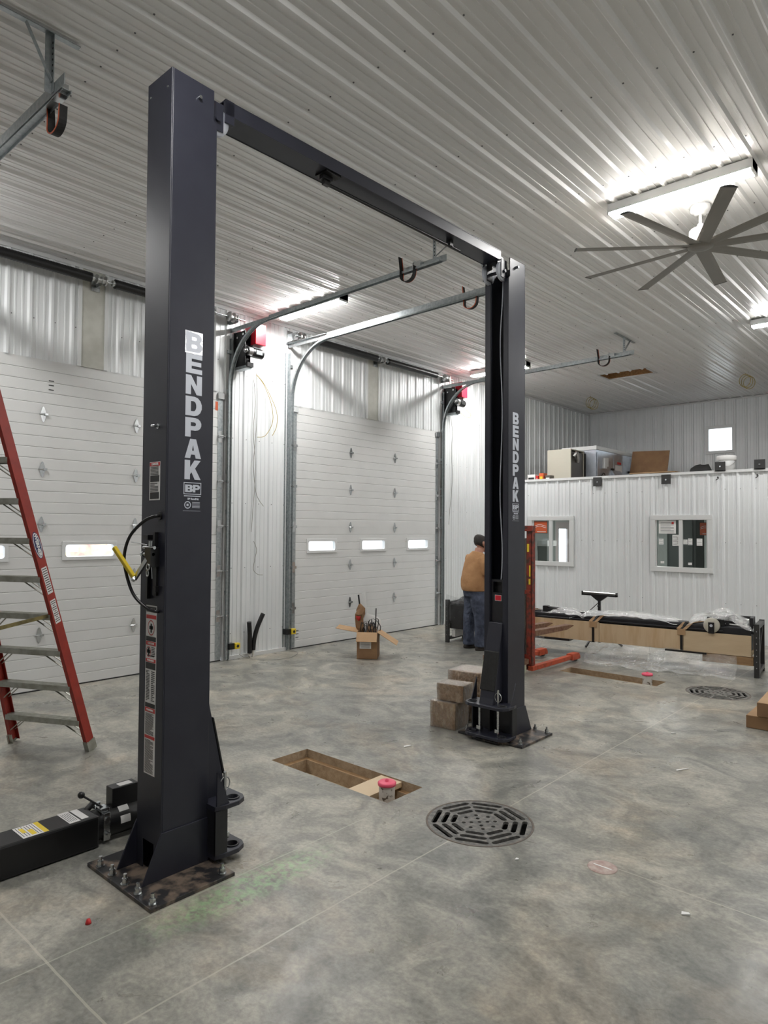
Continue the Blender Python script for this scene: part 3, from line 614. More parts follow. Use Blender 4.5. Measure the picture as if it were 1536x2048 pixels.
d2 = oh_door(2, *DOORS[1], [(7.23-.29, 7.23+.29, 1.455, 1.615), (8.415-.29, 8.415+.29, 1.455, 1.615), (9.61-.29, 9.61+.29, 1.455, 1.615)])
def door_sticker(y, z, d, k=3):
    mb = MB()
    for i in range(k): mb.box(.001, .003, y-.028, y+.028, z-.06+.05*i, z-.05+.05*i)
    mb.build('caution_label', MT['ink'], d)
door_sticker(3.10, DH-.27, d1); door_sticker(6.74, 0.22, d2)
mb = MB(); mb.box(.001,.003,5.25,5.31,3.40,3.52); mb.build('orange_label', MT['orange'], d1)

# ---------------------------------------------------------------- door tracks
TR = [(1.70, -1, 'first door, at the left edge of the photo'), (5.44, 1, 'first door, beside its red opener'), (6.54, -1, 'second door, nearer the pair of black pipes'), (10.28, 1, 'second door, beside its red opener')]
def track(y, s, dz, lab):
    t = thing('door_track', (0, y, 0), lab, 'door track', group='galvanised door tracks')
    path = [(.055, y, 0.02), (.055, y, 1.9), (.055, y, 3.72)] + [(.855-.8*math.cos(a), y, 3.72+.8*math.sin(a)) for a in [PI/2*k/12 for k in range(1, 12)]] + [(.855, y, 4.52), (2.2, y, 4.535+dz*.5), (3.66, y, 4.55+dz)]
    mb = MB(); mb.strip(path, .055, .004, (0,1,0))
    off = [Vector(p) for p in path]
    for e in (-1, 1): mb.strip([p + Vector((0, e*.0265, 0)) + Vector((.012, 0, -.012 if i > 3 else 0)) for i, p in enumerate(off)], .004, .022, (0,1,0))
    mb.build('roller_track', MT['galv'], t)
    mb = MB(); mb.box(.0, .06, y+s*.03-.002, y+s*.03+.002, 0, 4.42); mb.box(.0, .004, min(y, y+s*.085), max(y, y+s*.085), 0, 4.42)
    for k in range(8):
        z = .35+.55*k; mb.box(.006, .05, y-.03, y+.03, z, z+.05)
    mb.build('wall_angle', MT['galv'], t)
    mb = MB(); mb.box(0, .85, y+s*.034-.002, y+s*.034+.002, 4.50, 4.56); mb.box(0, .85, min(y+s*.034, y+s*.075), max(y+s*.034, y+s*.075), 4.556, 4.56)
    mb.beam((.85, y+s*.034, 4.54), (3.72, y+s*.034, 4.572+dz), .07, .004, (0,0,1)); mb.build('horizontal_angle', MT['galv'], t)
    mb = MB(); X = 3.56; mb.box(X-.02, X+.02, y+s*.04-.002, y+s*.04+.002, 4.55+dz, HC-.02); mb.box(X-.02, X-.016, min(y+s*.04,y+s*.08), max(y+s*.04,y+s*.08), 4.55+dz, HC-.02)
    for k in range(6): mb.cyl((X+.003, y+s*.04-.004, 4.60+.035*k), (X+.003, y+s*.04+.004, 4.60+.035*k), .007, n=8, mi=1)
    mb.build('hanger_post', [MT['galv'], MT['ink']], t)
    mb = MB(); mb.box(X-.02, X+.02, y-.45 if s < 0 else y-.30, y+.12 if s < 0 else y+.45, HC-.026, HC-.02); mb.build('ceiling_angle', MT['galv'], t)
    mb = MB(); mb.beam((X, y+s*.045, 4.62+dz), (X, y-.20 if s < 0 else y+.28, HC-.022), .03, .003, (1,0,0)); mb.build('diagonal_brace', MT['galv'], t)
    # leaf-spring bumper: a strap bent like a J under the end of the track
    x0 = 3.17 + (.20 if dz else 0); zo = dz*1.6; pts = [(x0-.02, y-s*.03, 4.70+zo), (x0, y-s*.03, 4.55+zo)] + [(x0+.09-.09*math.cos(a), y-s*.03, 4.49+zo-.075*math.sin(a)) for a in [PI*k/12 for k in range(13)]] + [(x0+.185, y-s*.03, 4.56+zo)]
    mb = MB(); mb.strip(pts, .05, .006, (0,1,0)); bp = mb.build('bumper_strap', MT['rubber'], t)
    mb = MB(); mb.strip([Vector(p) + Vector((.006 if k < 3 else 0, s*.026, 0)) for k, p in enumerate(pts)], .004, .008, (0,1,0)); mb.build('strap_edge', MT['orange'], bp)
    mb = MB(); mb.box(x0+.15, x0+.26, y-.03, y+.03, 4.545+dz*1.2, 4.60+dz); mb.box(x0+.17, x0+.175, y-.03, y+.03, 4.56+dz, 4.62+dz); mb.build('bumper_bracket', MT['zinc'], t)
    return t
track(TR[0][0], -1, -.085, 'galvanised overhead track with black strap bumper, in the top left corner')
track(TR[1][0], 1, 0, 'galvanised overhead track curving past the first red opener, its end behind the crossbeam')
track(TR[2][0], -1, 0, 'galvanised overhead track on the left side of the middle door')
track(TR[3][0], 1, 0, 'galvanised overhead track by the far red opener, its end hanging near the ceiling hatch')

# ---------------------------------------------------------------- torsion spring shafts
def springs(y0, y1, lab):
    yc = (y0+y1)/2; X, Z = .17, 4.665
    t = thing('torsion_spring_shaft', (0, yc, Z), lab, 'spring shaft', group='torsion spring shafts above the doors')
    mb = MB(); mb.cyl((X, y0-.14, Z), (X, y1+.22, Z), .0127, n=10); mb.build('shaft', MT['zinc'], t)
    for a, b in ((y0+.30, yc-.12), (yc+.16, y1-.30)):
        n = int((b-a)/.03); pts = []
        prof = []
        for k in range(n*2+1): prof.append((.056 if k % 2 == 0 else .052, a+(b-a)*k/(n*2)))
        mb = MB(); T = Matrix(((1,0,0),(0,0,1),(0,1,0))); mb.lathe([(.0, a)]+prof+[(0, b)], (X, 0, Z), 16, 0, T); mb.build('torsion_spring', MT['black'], t)
        for e in (a, b): 
            mb = MB(); mb.cyl((X, e-.03, Z), (X, e+.03, Z), .036, n=14); mb.build('spring_cone', MT['zinc'], t)
    for y in (y0+.02, y1-.02):
        mb = MB(); T = Matrix(((1,0,0),(0,0,1),(0,1,0))); mb.lathe([(0,y-.035),(.062,y-.035),(.066,y-.02),(.05,y-.01),(.05,y+.03),(.066,y+.04),(.066,y+.05),(0,y+.05)], (X,0,Z), 18, 0, T); mb.build('cable_drum', MT['steel'], t)
    for y in (y0-.08, y1+.08, yc):
        mb = MB(); mb.box(0.024, X+.04, y-.003, y+.003, Z-.06, Z+.05); mb.cyl((X, y-.02, Z), (X, y+.02, Z), .03, n=12); mb.box(.022, .028, y-.05, y+.05, Z-.10, Z+.09); mb.build('bearing_plate', MT['zinc'], t)
    mb = MB(); mb.cyl((X, yc-.05, Z), (X, yc+.05, Z), .035, n=12); mb.cyl((X, yc+.04, Z), (X, yc+.055, Z), .055, n=12); mb.cyl((X, yc-.06, Z), (X, yc-.045, Z), .055, n=12); mb.build('coupling', MT['steel'], t)
springs(*DOORS[0], 'black spring shaft above the left overhead door')
springs(*DOORS[1], 'black spring shaft above the middle overhead door')

# ---------------------------------------------------------------- door openers
def opener(y, lab):
    t = thing('door_opener', (0, y, 4.0), lab, 'door opener', group='red and black door openers')
    mb = MB(); mb.box(.05, .29, y+.050, y+.056, 4.02, 4.50); mb.box(.05, .27, y+.145, y+.151, 4.05, 4.48); mb.box(.05, .29, y+.056, y+.15, 4.02, 4.035); mb.box(.035, .05, y+.04, y+.16, 4.0, 4.5)
    for zz in (4.12, 4.30, 4.42): mb.cyl((.2, y+.056, zz), (.2, y+.145, zz), .05, n=16)
    mb.box(.26, .33, y+.06, y+.16, 4.0, 4.06); mb.build('frame', MT['black'], t)
    mb = MB(); mb.box(.12, .37, y+.16, y+.34, 4.32, 4.61); rb = mb.build('control_box', MT['red'], t, bevel=.008)
    mb = MB(); mb.box(.3705, .372, y+.18, y+.31, 4.53, 4.585); mb.build('label', MT['white'], rb)
    mb = MB(); mb.cyl((.27, y+.14, 4.22), (.27, y+.34, 4.22), .068, n=24); mb.build('motor', MT['black'], t, bevel=.006)
    mb = MB(); mb.box(.325, .342, y+.2, y+.30, 4.19, 4.25); mb.box(.24, .29, y+.17, y+.32, 4.285, 4.325); mb.build('motor_plate', MT['zinc'], t)
    mb = MB(); mb.cyl((.30, y+.075, 4.22), (.30, y+.14, 4.22), .062, n=24); mb.cyl((.30, y+.02, 4.22), (.30, y+.075, 4.22), .020, n=10); mb.cyl((.30, y+.045, 4.22), (.30, y+.055, 4.22), .035, n=16); mb.build('pulley', MT['steel'], t)
    for zz, xx in ((4.42, .12), (4.15, .12), (4.45, .25)): mb = MB(); mb.cyl((xx, y+.036, zz), (xx, y+.05, zz), .016, n=12); mb.build('stub_shaft', MT['zinc'], t)
    mb = MB(); mb.box(.06, .30, y+.05, y+.15, 3.98, 4.02); mb.build('bracket', MT['galv'], t)
    return t
opener(5.47, 'red and black door opener beside the curved track of the left door')
opener(10.30, 'red and black door opener high on the wall just left of the far post')

# ---------------------------------------------------------------- wall bits
def wire(name, pts, lab, m='wire', r=.0042, cat='wire', n=8):
    mb = MB(); mb.tube(sm_path(pts, n), r, 6); return tag(mb.build(name, MT[m]), lab, cat)
wire('hanging_wire', [(.03,5.90,4.02),(.05,5.905,3.8),(.04,5.92,3.4),(.04,5.89,3.0),(.05,5.86,2.7),(.04,5.92,2.3),(.04,6.05,2.12)], 'white wire hanging down the wall panel below the left red opener')
wire('hanging_wire', [(.03,5.86,3.92),(.05,5.88,3.6),(.04,5.86,3.2),(.04,5.90,2.6),(.04,5.86,2.0),(.04,5.84,1.75)], 'thinner white wire hanging beside the first down the wall between the doors')
wire('hanging_wire', [(.03,5.90,4.0),(.06,6.0,3.9),(.08,6.12,3.72),(.08,6.24,3.5),(.06,6.26,3.3),(.05,6.19,3.15)], 'yellow wire looping out furthest from the wall between the doors', 'wirey')
wire('hanging_wire', [(.03,5.90,4.0),(.06,6.02,3.86),(.08,6.14,3.6),(.08,6.17,3.35),(.06,6.06,3.14),(.05,5.92,3.1)], 'yellow wire curling back toward the wall between the doors', 'wirey')
wire('hanging_wire', [(.02,5.9,1.62),(.05,5.93,1.5),(.05,5.90,1.36),(.05,5.88,1.22),(.06,5.95,1.15),(.08,6.02,1.14)], 'short white wire hook low on the wall between the doors')
wire('hanging_wire', [(.03,10.55,4.0),(.05,10.6,3.7),(.04,10.58,3.3),(.04,10.62,2.8),(.04,10.55,2.3),(.04,10.5,1.9)], 'white wire hanging down the wall below the far red opener')
wire('hanging_wire', [(.15,10.65,4.1),(.2,10.75,4.02),(.2,10.95,4.0),(.15,11.05,4.1),(.1,10.9,4.2)], 'yellow wire loop beside the far red opener', 'wirey')
wire('floor_wire', [(.04,5.66,.06),(.15,5.72,.006),(.42,5.85,.006),(.52,6.15,.006),(.30,6.5,.006),(.1,6.5,.006)], 'white wire lying on the floor at the foot of the wall between the doors')
wire('floor_wire', [(.1,10.35,.08),(.2,10.4,.006),(.35,10.55,.006),(.5,10.5,.006),(.45,10.3,.006)], 'yellow wire tangle on the floor by the right side of the middle door', 'wirey', .006)
for lab, pts in (('black pipe stub, shorter and upright, on the wall between the doors', [(.09,5.80,.06),(.09,5.80,.2),(.10,5.79,.35),(.11,5.77,.50)]), ('black pipe stub, taller and bent to the right, on the wall between the doors', [(.09,5.86,.10),(.10,5.87,.25),(.12,5.91,.42),(.14,5.99,.60)])):
    t = thing('insulated_pipe', pts[0], lab, 'pipe')
    mb = MB(); mb.tube(sm_path(pts, 6), .032, 14); mb.build('foam_sleeve', MT['black'], t)
    mb = MB(); mb.cyl((pts[0][0], pts[0][1], .0), pts[0], .016, n=10); mb.build('pipe', MT['pipe'], t)
for y, lab in ((5.56, 'yellow photo-eye sensor at the foot of the left door track'), (6.56, 'yellow photo-eye sensor on the left track of the middle door')):
    t = thing('photo_eye_sensor', (.08, y, .25), lab, 'sensor'); z = .18 if y < 6 else .27
    mb = MB(); mb.box(.005, .10, y-.10, y-.02, z-.03, z+.05); mb.build('bracket', MT['black'], t)
    mb = MB(); mb.box(.06, .12, y-.02, y+.06, z-.03, z+.05); mb.build('sensor_body', MT['yellow'], t, bevel=.006)
    mb = MB(); mb.cyl((.12, y+.02, z+.01), (.125, y+.02, z+.01), .02, n=12); mb.build('lens', MT['ink'], t)
for (x, y, lab) in ((1.10, 14.39, 'loop of yellow cable hanging from the ceiling above the cream unit'), (4.33, 14.16, 'loop of yellow cable hanging from the ceiling left of the right edge of the photo')):
    mb = MB(); 
    for j in range(3): mb.tube([(x+.10*math.cos(a)+.03*j, y+.03*j, HC-.16-.02*j+.12*math.sin(a)) for a in [2*PI*k/20 for k in range(20)]], .006, 6, closed=True)
    mb.tube([(x, y, HC-.01), (x+.02, y, HC-.05)], .006, 6)
    tag(mb.build('cable_coil', MT['wirey']), lab, 'cable')

# ---------------------------------------------------------------- the two-post lift
lift = thing('vehicle_lift', (4.55, 3.6, 0), 'tall charcoal two-post vehicle lift with white lettering down both posts', 'car lift')
def tiny_text(mb, x0, x1, z0, z1, n, place, mi=1, fill=.9):
    for k in range(n):
        zc = z1 - (z1-z0)*(k+.5)/n; w = (x1-x0)*(fill if random.random() < .7 else random.uniform(.4, fill)); h = (z1-z0)/n*.22
        place(mb, x0, x0+w, zc-h, zc+h, mi)
def column(dx, yb, s, near):
    XA, XB = 4.408+dx, 4.652+dx; XC = (XA+XB)/2; H = 4.22 if near else 4.19; D = .279
    Y = lambda t: yb + s*t
    def yy(a, b): return (min(Y(a), Y(b)), max(Y(a), Y(b)))
    # column shell: back plate (with the cable hole at the foot), two sides, inner lips
    mb = MB(); th = .008
    TB = Matrix(((1,0,0,0),(0,0,s,yb),(0,1,0,0),(0,0,0,1)))
    mb.plate([(XA,0.02),(XC-.06,.02),(XC-.06,.17),(XC+.05,.17),(XC+.05,.02),(XB,.02),(XB,H),(XA,H)], [], 0, th, TB)
    for x in (XA, XB-th): mb.prism([(Y(th), .02), (Y(D), .02), (Y(D), H-.19 if near else H-.19), (Y(D-.02), H-.17), (Y(D-.02), H-.005), (Y(th), H)], x, x+th, 'x')
    for x0, x1, q in ((XA+th, XA+.055, XA+.055), (XB-.055, XB-th, XB-.055)):
        a, b = yy(D-th, D); mb.box(x0, x1, a, b, .02, H-.19); a, b = yy(D-.035, D-th); mb.box(q-.004, q+.004, a, b, .02, H-.19)
    cl = mb.build('column', MT['lift'], lift, bevel=.003)
    mb = MB(); a, b = yy(.02, .03); mb.box(XA+.01, XB-.01, a, b, .2, H-.05); mb.build('inner_shade', MT['black'], cl)  # black sheet, the hollow column's shade put into its colour
    # foot: base plate, gussets, anchor bolts
    mb = MB(); a, b = yy(-.175 if near else -.13, .30 if near else .39); a2, b2 = yy(.30 if near else .39, .46 if near else .44)
    x0, x1 = (4.215, 4.872) if near else (4.27+.0, 4.915)
    mb.box(x0, x1, a, b, 0, .02); mb.box(XC-.14, XC+.13, a2, b2, 0, .02); mb.build('base_plate', MT['base'], cl, bevel=.003)
    for x in (XB, XA-.01): mb = MB(); mb.prism([(Y(-.105), .02), (Y(D), .02), (Y(D), .25), (Y(0), .25)], x, x+.01, 'x'); mb.build('gusset', MT['lift'], cl, bevel=.002)
    bolts = [(x0+.09, .03), (x0+.22, .03), (x0+.355, .03), (x0+.485, .03), (x1-.035, .03), (x1-.035, .42), (x0+.04, .42)] if near else [(x0+.49, .03), (x1-.04, .03), (x1-.04, .48), (x0+.05, .03), (x0+.05, .45)]
    ye = a if s > 0 else b
    for bx, t in bolts:
        y = ye + s*t; mb = MB(); mb.cyl((bx, y, .02), (bx, y, .026), .022, n=16); mb.cyl((bx, y, .026), (bx, y, .048), .0165, n=6, sm=False); mb.cyl((bx, y, .048), (bx, y, .072), .009, n=10); mb.cyl((bx, y, .044), (bx, y, .052), .014, n=12)
        mb.build('anchor_bolt', MT['zinc'], cl)
    # top fixings
    mb = MB()
    if near:
        mb.cyl((XB, Y(.165), H-.09), (XB+.016, Y(.165), H-.09), .010, n=6); mb.cyl((XC-.02+.1, Y(-.002), H-.09), (XC+.08, Y(.001), H-.09), .006, n=8); mb.cyl((XA+.03, Y(-.002), H-.08), (XA+.03, Y(.001), H-.08), .006, n=8)
    else: mb.cyl((XB, Y(.165), H-.07), (XB+.03, Y(.165), H-.07), .012, n=6)
    mb.build('bolt', MT['zinc'], cl)
    # lettering on the right side face, top to bottom
    yl = Y(.155) if near else 5.17; hgt, pit = .103, .1135; zt = 2.845 if near else 2.835
    mb = MB()
    for i, ch in enumerate('BENDPAK'):
        mb.glyph(ch, .098, hgt, (XB+.0002, yl, zt-.052-pit*i), (0,1,0), (0,0,1))
    mb.build('lettering', MT['silver'], cl)
    # logo block under the letters
    zb = zt-.80; mb = MB()
    for r in ((-.053,.053,-.004,0),(-.053,.053,-.064,-.060),(-.053,-.049,-.060,-.004),(.049,.053,-.060,-.004)): mb.box(XB, XB+.0012, yl+r[0], yl+r[1], zb+r[2], zb+r[3])
    mb.glyph('B', .046, .040, (XB+.0002, yl-.021, zb-.032), (0,1,0), (0,0,1)); mb.glyph('P', .044, .040, (XB+.0004, yl+.024, zb-.032), (0,1,0), (0,0,1))
    mb.text('BP BendPak', .014, (XB+.0006, yl+.005, zb-.088), (0,1,0), (0,0,1), bold=.0006)
    mb.box(XB, XB+.001, yl-.05, yl+.05, zb-.075, zb-.070); mb.box(XB, XB+.001, yl-.055, yl+.05, zb-.152, zb-.1505)
    n = 20
    for a in range(n): 
        p = [(.020*math.cos(2*PI*(a+k)/n), .020*math.sin(2*PI*(a+k)/n)) for k in (0,1)]; q = [(.015*math.cos(2*PI*(a+k)/n), .015*math.sin(2*PI*(a+k)/n)) for k in (0,1)]
        mb.add([(XB+.001, yl-.028+v[0], zb-.12+v[1]) for v in (p[0], p[1], q[1], q[0])], [(0,1,2,3)])
    mb.box(XB, XB+.001, yl-.034, yl-.022, zb-.126, zb-.114)
    for k in range(5): mb.box(XB, XB+.001, yl+.0, yl+.046, zb-.107-.007*k, zb-.1045-.007*k)
    mb.build('logo', MT['silver'], cl)
    if near:
        mb = MB(); mb.box(XB-.0, XB+.0008, yl-.056, yl+.050, zt-.112, zt+.008); mb.build('decal_glare', mat('pale_decal_glare', (0.30,0.31,0.34), .12, .2, c2=(0.55,0.57,0.6), scale=60, spec=.9), cl)  # paler patch behind the first letter, its glare put into the colour
    # carriage behind the lips
    ZC = 1.37 if not near else 1.30
    mb = MB(); TF = Matrix(((1,0,0,0),(0,0,s,Y(.235)),(0,1,0,0),(0,0,0,1)))
    hole = [(XC-.045, ZC-.115), (XC+.045, ZC-.115), (XC+.045, ZC-.02), (XC-.045, ZC-.02)] if not near else [(XC-.045, ZC-.11), (XC+.045, ZC-.11), (XC+.045, ZC-.03), (XC-.045, ZC-.03)]
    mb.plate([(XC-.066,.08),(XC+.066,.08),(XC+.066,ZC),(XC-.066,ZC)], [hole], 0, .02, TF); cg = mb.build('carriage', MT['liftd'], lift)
    mb = MB(); a, b = yy(.2, .215); mb.box(XC-.05, XC+.05, a, b, ZC-.13, ZC-.01); mb.build('pocket', MT['black'], cg)
    mb = MB(); a, b = yy(.255, .257); mb.box(XC-.025, XC+.04, a, b, ZC-.185, ZC-.135); rl = mb.build('red_label', MT['white'], cg)
    mb = MB(); a, b = yy(.256, .258); mb.box(XC-.022, XC+.037, a, b, ZC-.182, ZC-.138); mb.build('label_print', MT['red'], rl)
    # sloping gusset with rubber pad and arm yoke
    mb = MB(); zt2 = 1.0 if not near else .97
    mb.prism([(Y(.25), .31), (Y(.44), .31), (Y(.42), .37), (Y(.285), zt2), (Y(.25), zt2)], XC-.07, XC+.07, 'x'); mb.build('carriage_gusset', MT['lift'], cg, bevel=.006)
    mb = MB(); 
    def pt(z): f = (z-.37)/(zt2-.37); return .42 + (.285-.42)*f
    mb.prism([(Y(pt(.43)), .43), (Y(pt(.43)+.012), .435), (Y(pt(.76)+.012), .755), (Y(pt(.76)), .76)], XC-.073, XC+.073, 'x'); mb.build('rubber_door_guard', MT['rubber'], cg, bevel=.004)
    for z0, z1 in ((.295, .32), (.04, .065)):
        mb = MB(); out = [(XC-.10, .27), (XC+.10, .27), (XC+.20, .27), (XC+.215, .33), (XC+.215, .415), (XC+.19, .465), (XC+.15, .485), (XC-.15, .485), (XC-.19, .465), (XC-.215, .415), (XC-.215, .33), (XC-.20, .27)]
        hs = [[(c+.03*math.cos(2*PI*k/16), .415+.03*math.sin(2*PI*k/16)) for k in range(16)] for c in (XC-.15, XC+.15)]
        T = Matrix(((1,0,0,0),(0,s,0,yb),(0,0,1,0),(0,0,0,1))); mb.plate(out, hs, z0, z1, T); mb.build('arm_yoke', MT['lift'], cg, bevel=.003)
        mb = MB()
        for c in (XC-.15, XC+.15):
            mb = MB(); prof = [(.031, z1), (.040, z1), (.040, z1+.006), (.031, z1+.006), (.031, z1)]; mb.lathe(prof, (c, Y(.415), 0), 20); mb.build('bushing', MT['liftd'], cg)
    a, b = yy(.27, .345)
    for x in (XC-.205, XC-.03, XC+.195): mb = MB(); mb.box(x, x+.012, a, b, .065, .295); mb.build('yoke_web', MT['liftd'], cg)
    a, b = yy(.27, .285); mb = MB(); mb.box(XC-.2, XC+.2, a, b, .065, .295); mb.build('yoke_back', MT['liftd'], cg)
    for x in (XC+.195, XC-.203): mb = MB(); mb.prism([(Y(.28), .32), (Y(.36), .32), (Y(.28), .50)], x, x+.008, 'x'); mb.build('yoke_gusset', MT['lift'], cg)
    for c in (XC-.085, XC+.10):
        mb = MB(); mb.cyl((c, Y(.40), .06), (c, Y(.40), .45 if c > XC else .30), .009, n=10)
        for k in range(14): mb.cyl((c, Y(.40), .13+.012*k), (c, Y(.40), .136+.012*k), .0125, n=10)
        mb.box(c-.02, c+.02, min(Y(.38), Y(.42)), max(Y(.38), Y(.42)), .09, .12); pn = mb.build('restraint_pin', MT['zinc'], cg)
        if c > XC:
            mb = MB(); mb.tube([(c+.032*math.cos(t), Y(.40), .385+.038*math.sin(t)) for t in [2*PI*k/24 for k in range(24)]] if s < 0 else [(c, Y(.40)+.032*math.cos(t), .385+.038*math.sin(t)) for t in [2*PI*k/24 for k in range(24)]], .0035, 8, closed=True); mb.build('pull_ring', MT['zinc'], pn)
    # top sheaves and the lifting cable
    T = Matrix(((0,0,1),(1,0,0),(0,1,0)))
    for x in (XB-.055, XA+.045):
        mb = MB(); mb.lathe([(0,-.01),(.085,-.01),(.085,-.006),(.075,0),(.085,.006),(.085,.01),(0,.01)], (x, Y(.30), H-.13), 28, 0, T); mb.build('sheave', MT['silver'], cl)
    mb = MB(); a, b = yy(.255, .345)
    for x in (XB-.038, XB-.078, XA+.02, XA+.06): mb.box(x-.003, x+.003, a, b, H-.19, H-.03)
    mb.cyl((XA+.01, Y(.30), H-.13), (XB-.02, Y(.30), H-.13), .014, n=12); mb.build('sheave_bracket', MT['lift'], cl, bevel=.004)
    mb = MB(); pts = [(XC+.012*math.sin(k*.9), Y(.20)+.004*math.sin(k*1.3), ZC-.05 + (H-.15-ZC+.05)*k/16) for k in range(17)]; mb.tube(sm_path(pts, 3), .0055, 8); mb.build('lifting_cable', MT['silver'] if not near else MT['steel'], cl)
    return cl, cg
c1, g1 = column(0, 1.834, 1, True)
c2, g2 = column(.06, 5.33, -1, False)
# stickers and safety latch on the back of the near post (facing the camera)
YB1 = 1.834
def pl(mb, x0, x1, z0, z1, mi): mb.box(x0, x1, YB1-.0016, YB1-.001, z0, z1, mi)
mb = MB(); mb.box(4.487, 4.594, YB1-.001, YB1, 1.948, 2.15, 0); mb.box(4.489, 4.592, YB1-.0016, YB1-.001, 2.128, 2.147, 2)
mb.text('DANGER', .017, (4.542, YB1-.002, 2.1375), (1,0,0), (0,0,1), 0, bold=.0004)
pl(mb, 4.495, 4.586, 2.045, 2.078, 1); pl(mb, 4.495, 4.586, 1.955, 1.99, 1)
tiny_text(mb, 4.495, 4.586, 2.08, 2.125, 6, pl); tiny_text(mb, 4.495, 4.586, 1.993, 2.04, 6, pl)
mb.build('danger_label', [MT['white'], MT['ink'], MT['redl']], c1)
mb = MB(); X0, X1 = 4.474, 4.582
mb.box(X0, X1, YB1-.001, YB1, .515, 1.395, 0)
for z0, z1, mi in ((1.36,1.388,1),(1.325,1.345,2),(1.208,1.232,1),(1.186,1.206,2),(1.098,1.116,2),(1.062,1.096,1),(.862,.885,1),(.838,.860,2),(.70,.716,2)): pl(mb, X0+.004, X1-.004, z0, z1, mi)
for z, w in ((1.196,'CAUTION'),(1.107,'WARNING'),(.849,'WARNING')): mb.text(w, .014, ((X0+X1)/2, YB1-.002, z), (1,0,0), (0,0,1), 0, bold=.0003)
mb.text('IMPORTANT', .014, ((X0+X1)/2, YB1-.002, 1.374), (1,0,0), (0,0,1), 0, bold=.0003)
for zc, xc in ((1.278, (X0+X1)/2), (1.152, X0+.032)):
    for k in range(20):
        a0, a1 = 2*PI*k/20, 2*PI*(k+1)/20; ro, ri = (.04, .035) if zc > 1.2 else (.028, .024)
        mb.add([(xc+r*math.cos(a)*.85, YB1-.0018, zc+r*math.sin(a)) for r, a in ((ro,a0),(ro,a1),(ri,a1),(ri,a0))], [(0,1,2,3)], 2)
    mb.box(xc-.018, xc+.02, YB1-.0017, YB1-.001, zc-.008, zc+.01, 1); mb.box(xc-.006, xc+.008, YB1-.0017, YB1-.001, zc-.025, zc+.022, 1)
pl(mb, X0+.02, X1-.02, 1.128, 1.134, 1); tiny_text(mb, X0+.06, X1-.008, 1.13, 1.18, 6, pl)
tiny_text(mb, X0+.008, X0+.05, .895, 1.055, 20, pl); tiny_text(mb, X0+.062, X1-.008, .895, 1.055, 16, pl)
tiny_text(mb, X0+.008, X1-.008, .72, .832, 20, pl); tiny_text(mb, X0+.008, X1-.008, .522, .695, 30, pl)
mb.build('warning_label_strip', [MT['white'], MT['ink'], MT['redl']], c1)
mb = MB(); YL = YB1
mb.box(4.555, 4.59, YL-.012, YL, 1.45, 1.66); mb.box(4.50, 4.515, YL-.02, YL, 1.43, 1.60); mb.box(4.54, 4.60, YL-.05, YL, 1.60, 1.70); mb.box(4.565, 4.585, YL-.02, YL, 1.68, 1.78); mb.box(4.48, 4.53, YL-.03, YL, 1.74, 1.765); mb.box(4.57, 4.60, YL-.02, YL, 1.47, 1.50)
lt = mb.build('latch_housing', MT['black'], c1)
mb = MB(); mb.cyl((4.50, YL-.035, 1.70), (4.61, YL-.035, 1.70), .009, n=8); mb.cyl((4.50, YL-.035, 1.665), (4.60, YL-.035, 1.665), .009, n=8); mb.cyl((4.485, YL-.035, 1.665), (4.50, YL-.035, 1.665), .014, n=8)
mb.cyl((4.565, YL-.035, 1.61), (4.575, YL-.035, 1.735), .012, n=8); mb.cyl((4.36, YL-.03, 1.725), (4.53, YL-.03, 1.713), .003, n=6)
mb.tube([(4.575+.014*math.cos(t), YL-.05, 1.60+.016*math.sin(t)) for t in [2*PI*k/12 for k in range(12)]], .004, 6, closed=True); mb.tube([(4.57+.010*math.cos(t), YL-.05, 1.568+.016*math.sin(t)) for t in [2*PI*k/12 for k in range(12)]], .004, 6, closed=True)
mb.cyl((4.59, YL-.04, 1.62), (4.60, YL-.04, 1.54), .0025, n=6)
mb.build('latch_pins', MT['zinc'], c1)
mb = MB(); mb.beam((4.565, YL-.04, 1.655), (4.475, YL-.07, 1.535), .012, .026, (0,1,0)); mb.cyl((4.487, YL-.075, 1.54), (4.47, YL-.075, 1.53), .012, n=10); lv = mb.build('latch_lever', MT['zinc'], c1)
mb = MB(); mb.beam((4.475, YL-.075, 1.545), (4.385, YL-.14, 1.70), .02, .026, (0,1,0)); mb.build('grip', MT['yellow'], lv, bevel=.005)
mb = MB(); mb.tube(sm_path([(4.60, YL+.0, 1.865), (4.595, YL-.03, 1.862), (4.54, YL-.06, 1.835), (4.46, YL-.09, 1.76), (4.42, YL-.10, 1.66), (4.425, YL-.09, 1.56), (4.47, YL-.07, 1.45), (4.54, YL-.035, 1.385), (4.595, YL-.02, 1.372), (4.60, YL, 1.37)]), .0085, 8); mb.cyl((4.60, YL, 1.865), (4.60, YL-.008, 1.865), .022, n=14); mb.build('latch_cable_hose', MT['black'], c1)
mb = MB(); mb.cyl((4.57, YL, 2.335), (4.57, YL-.03, 2.335), .007, n=8); mb.cyl((4.57, YL, 2.335), (4.57, YL-.006, 2.335), .014, n=12); mb.cyl((4.555, YL-.03, 2.335), (4.585, YL-.03, 2.335), .007, n=8); mb.build('wing_bolt', MT['zinc'], c1)
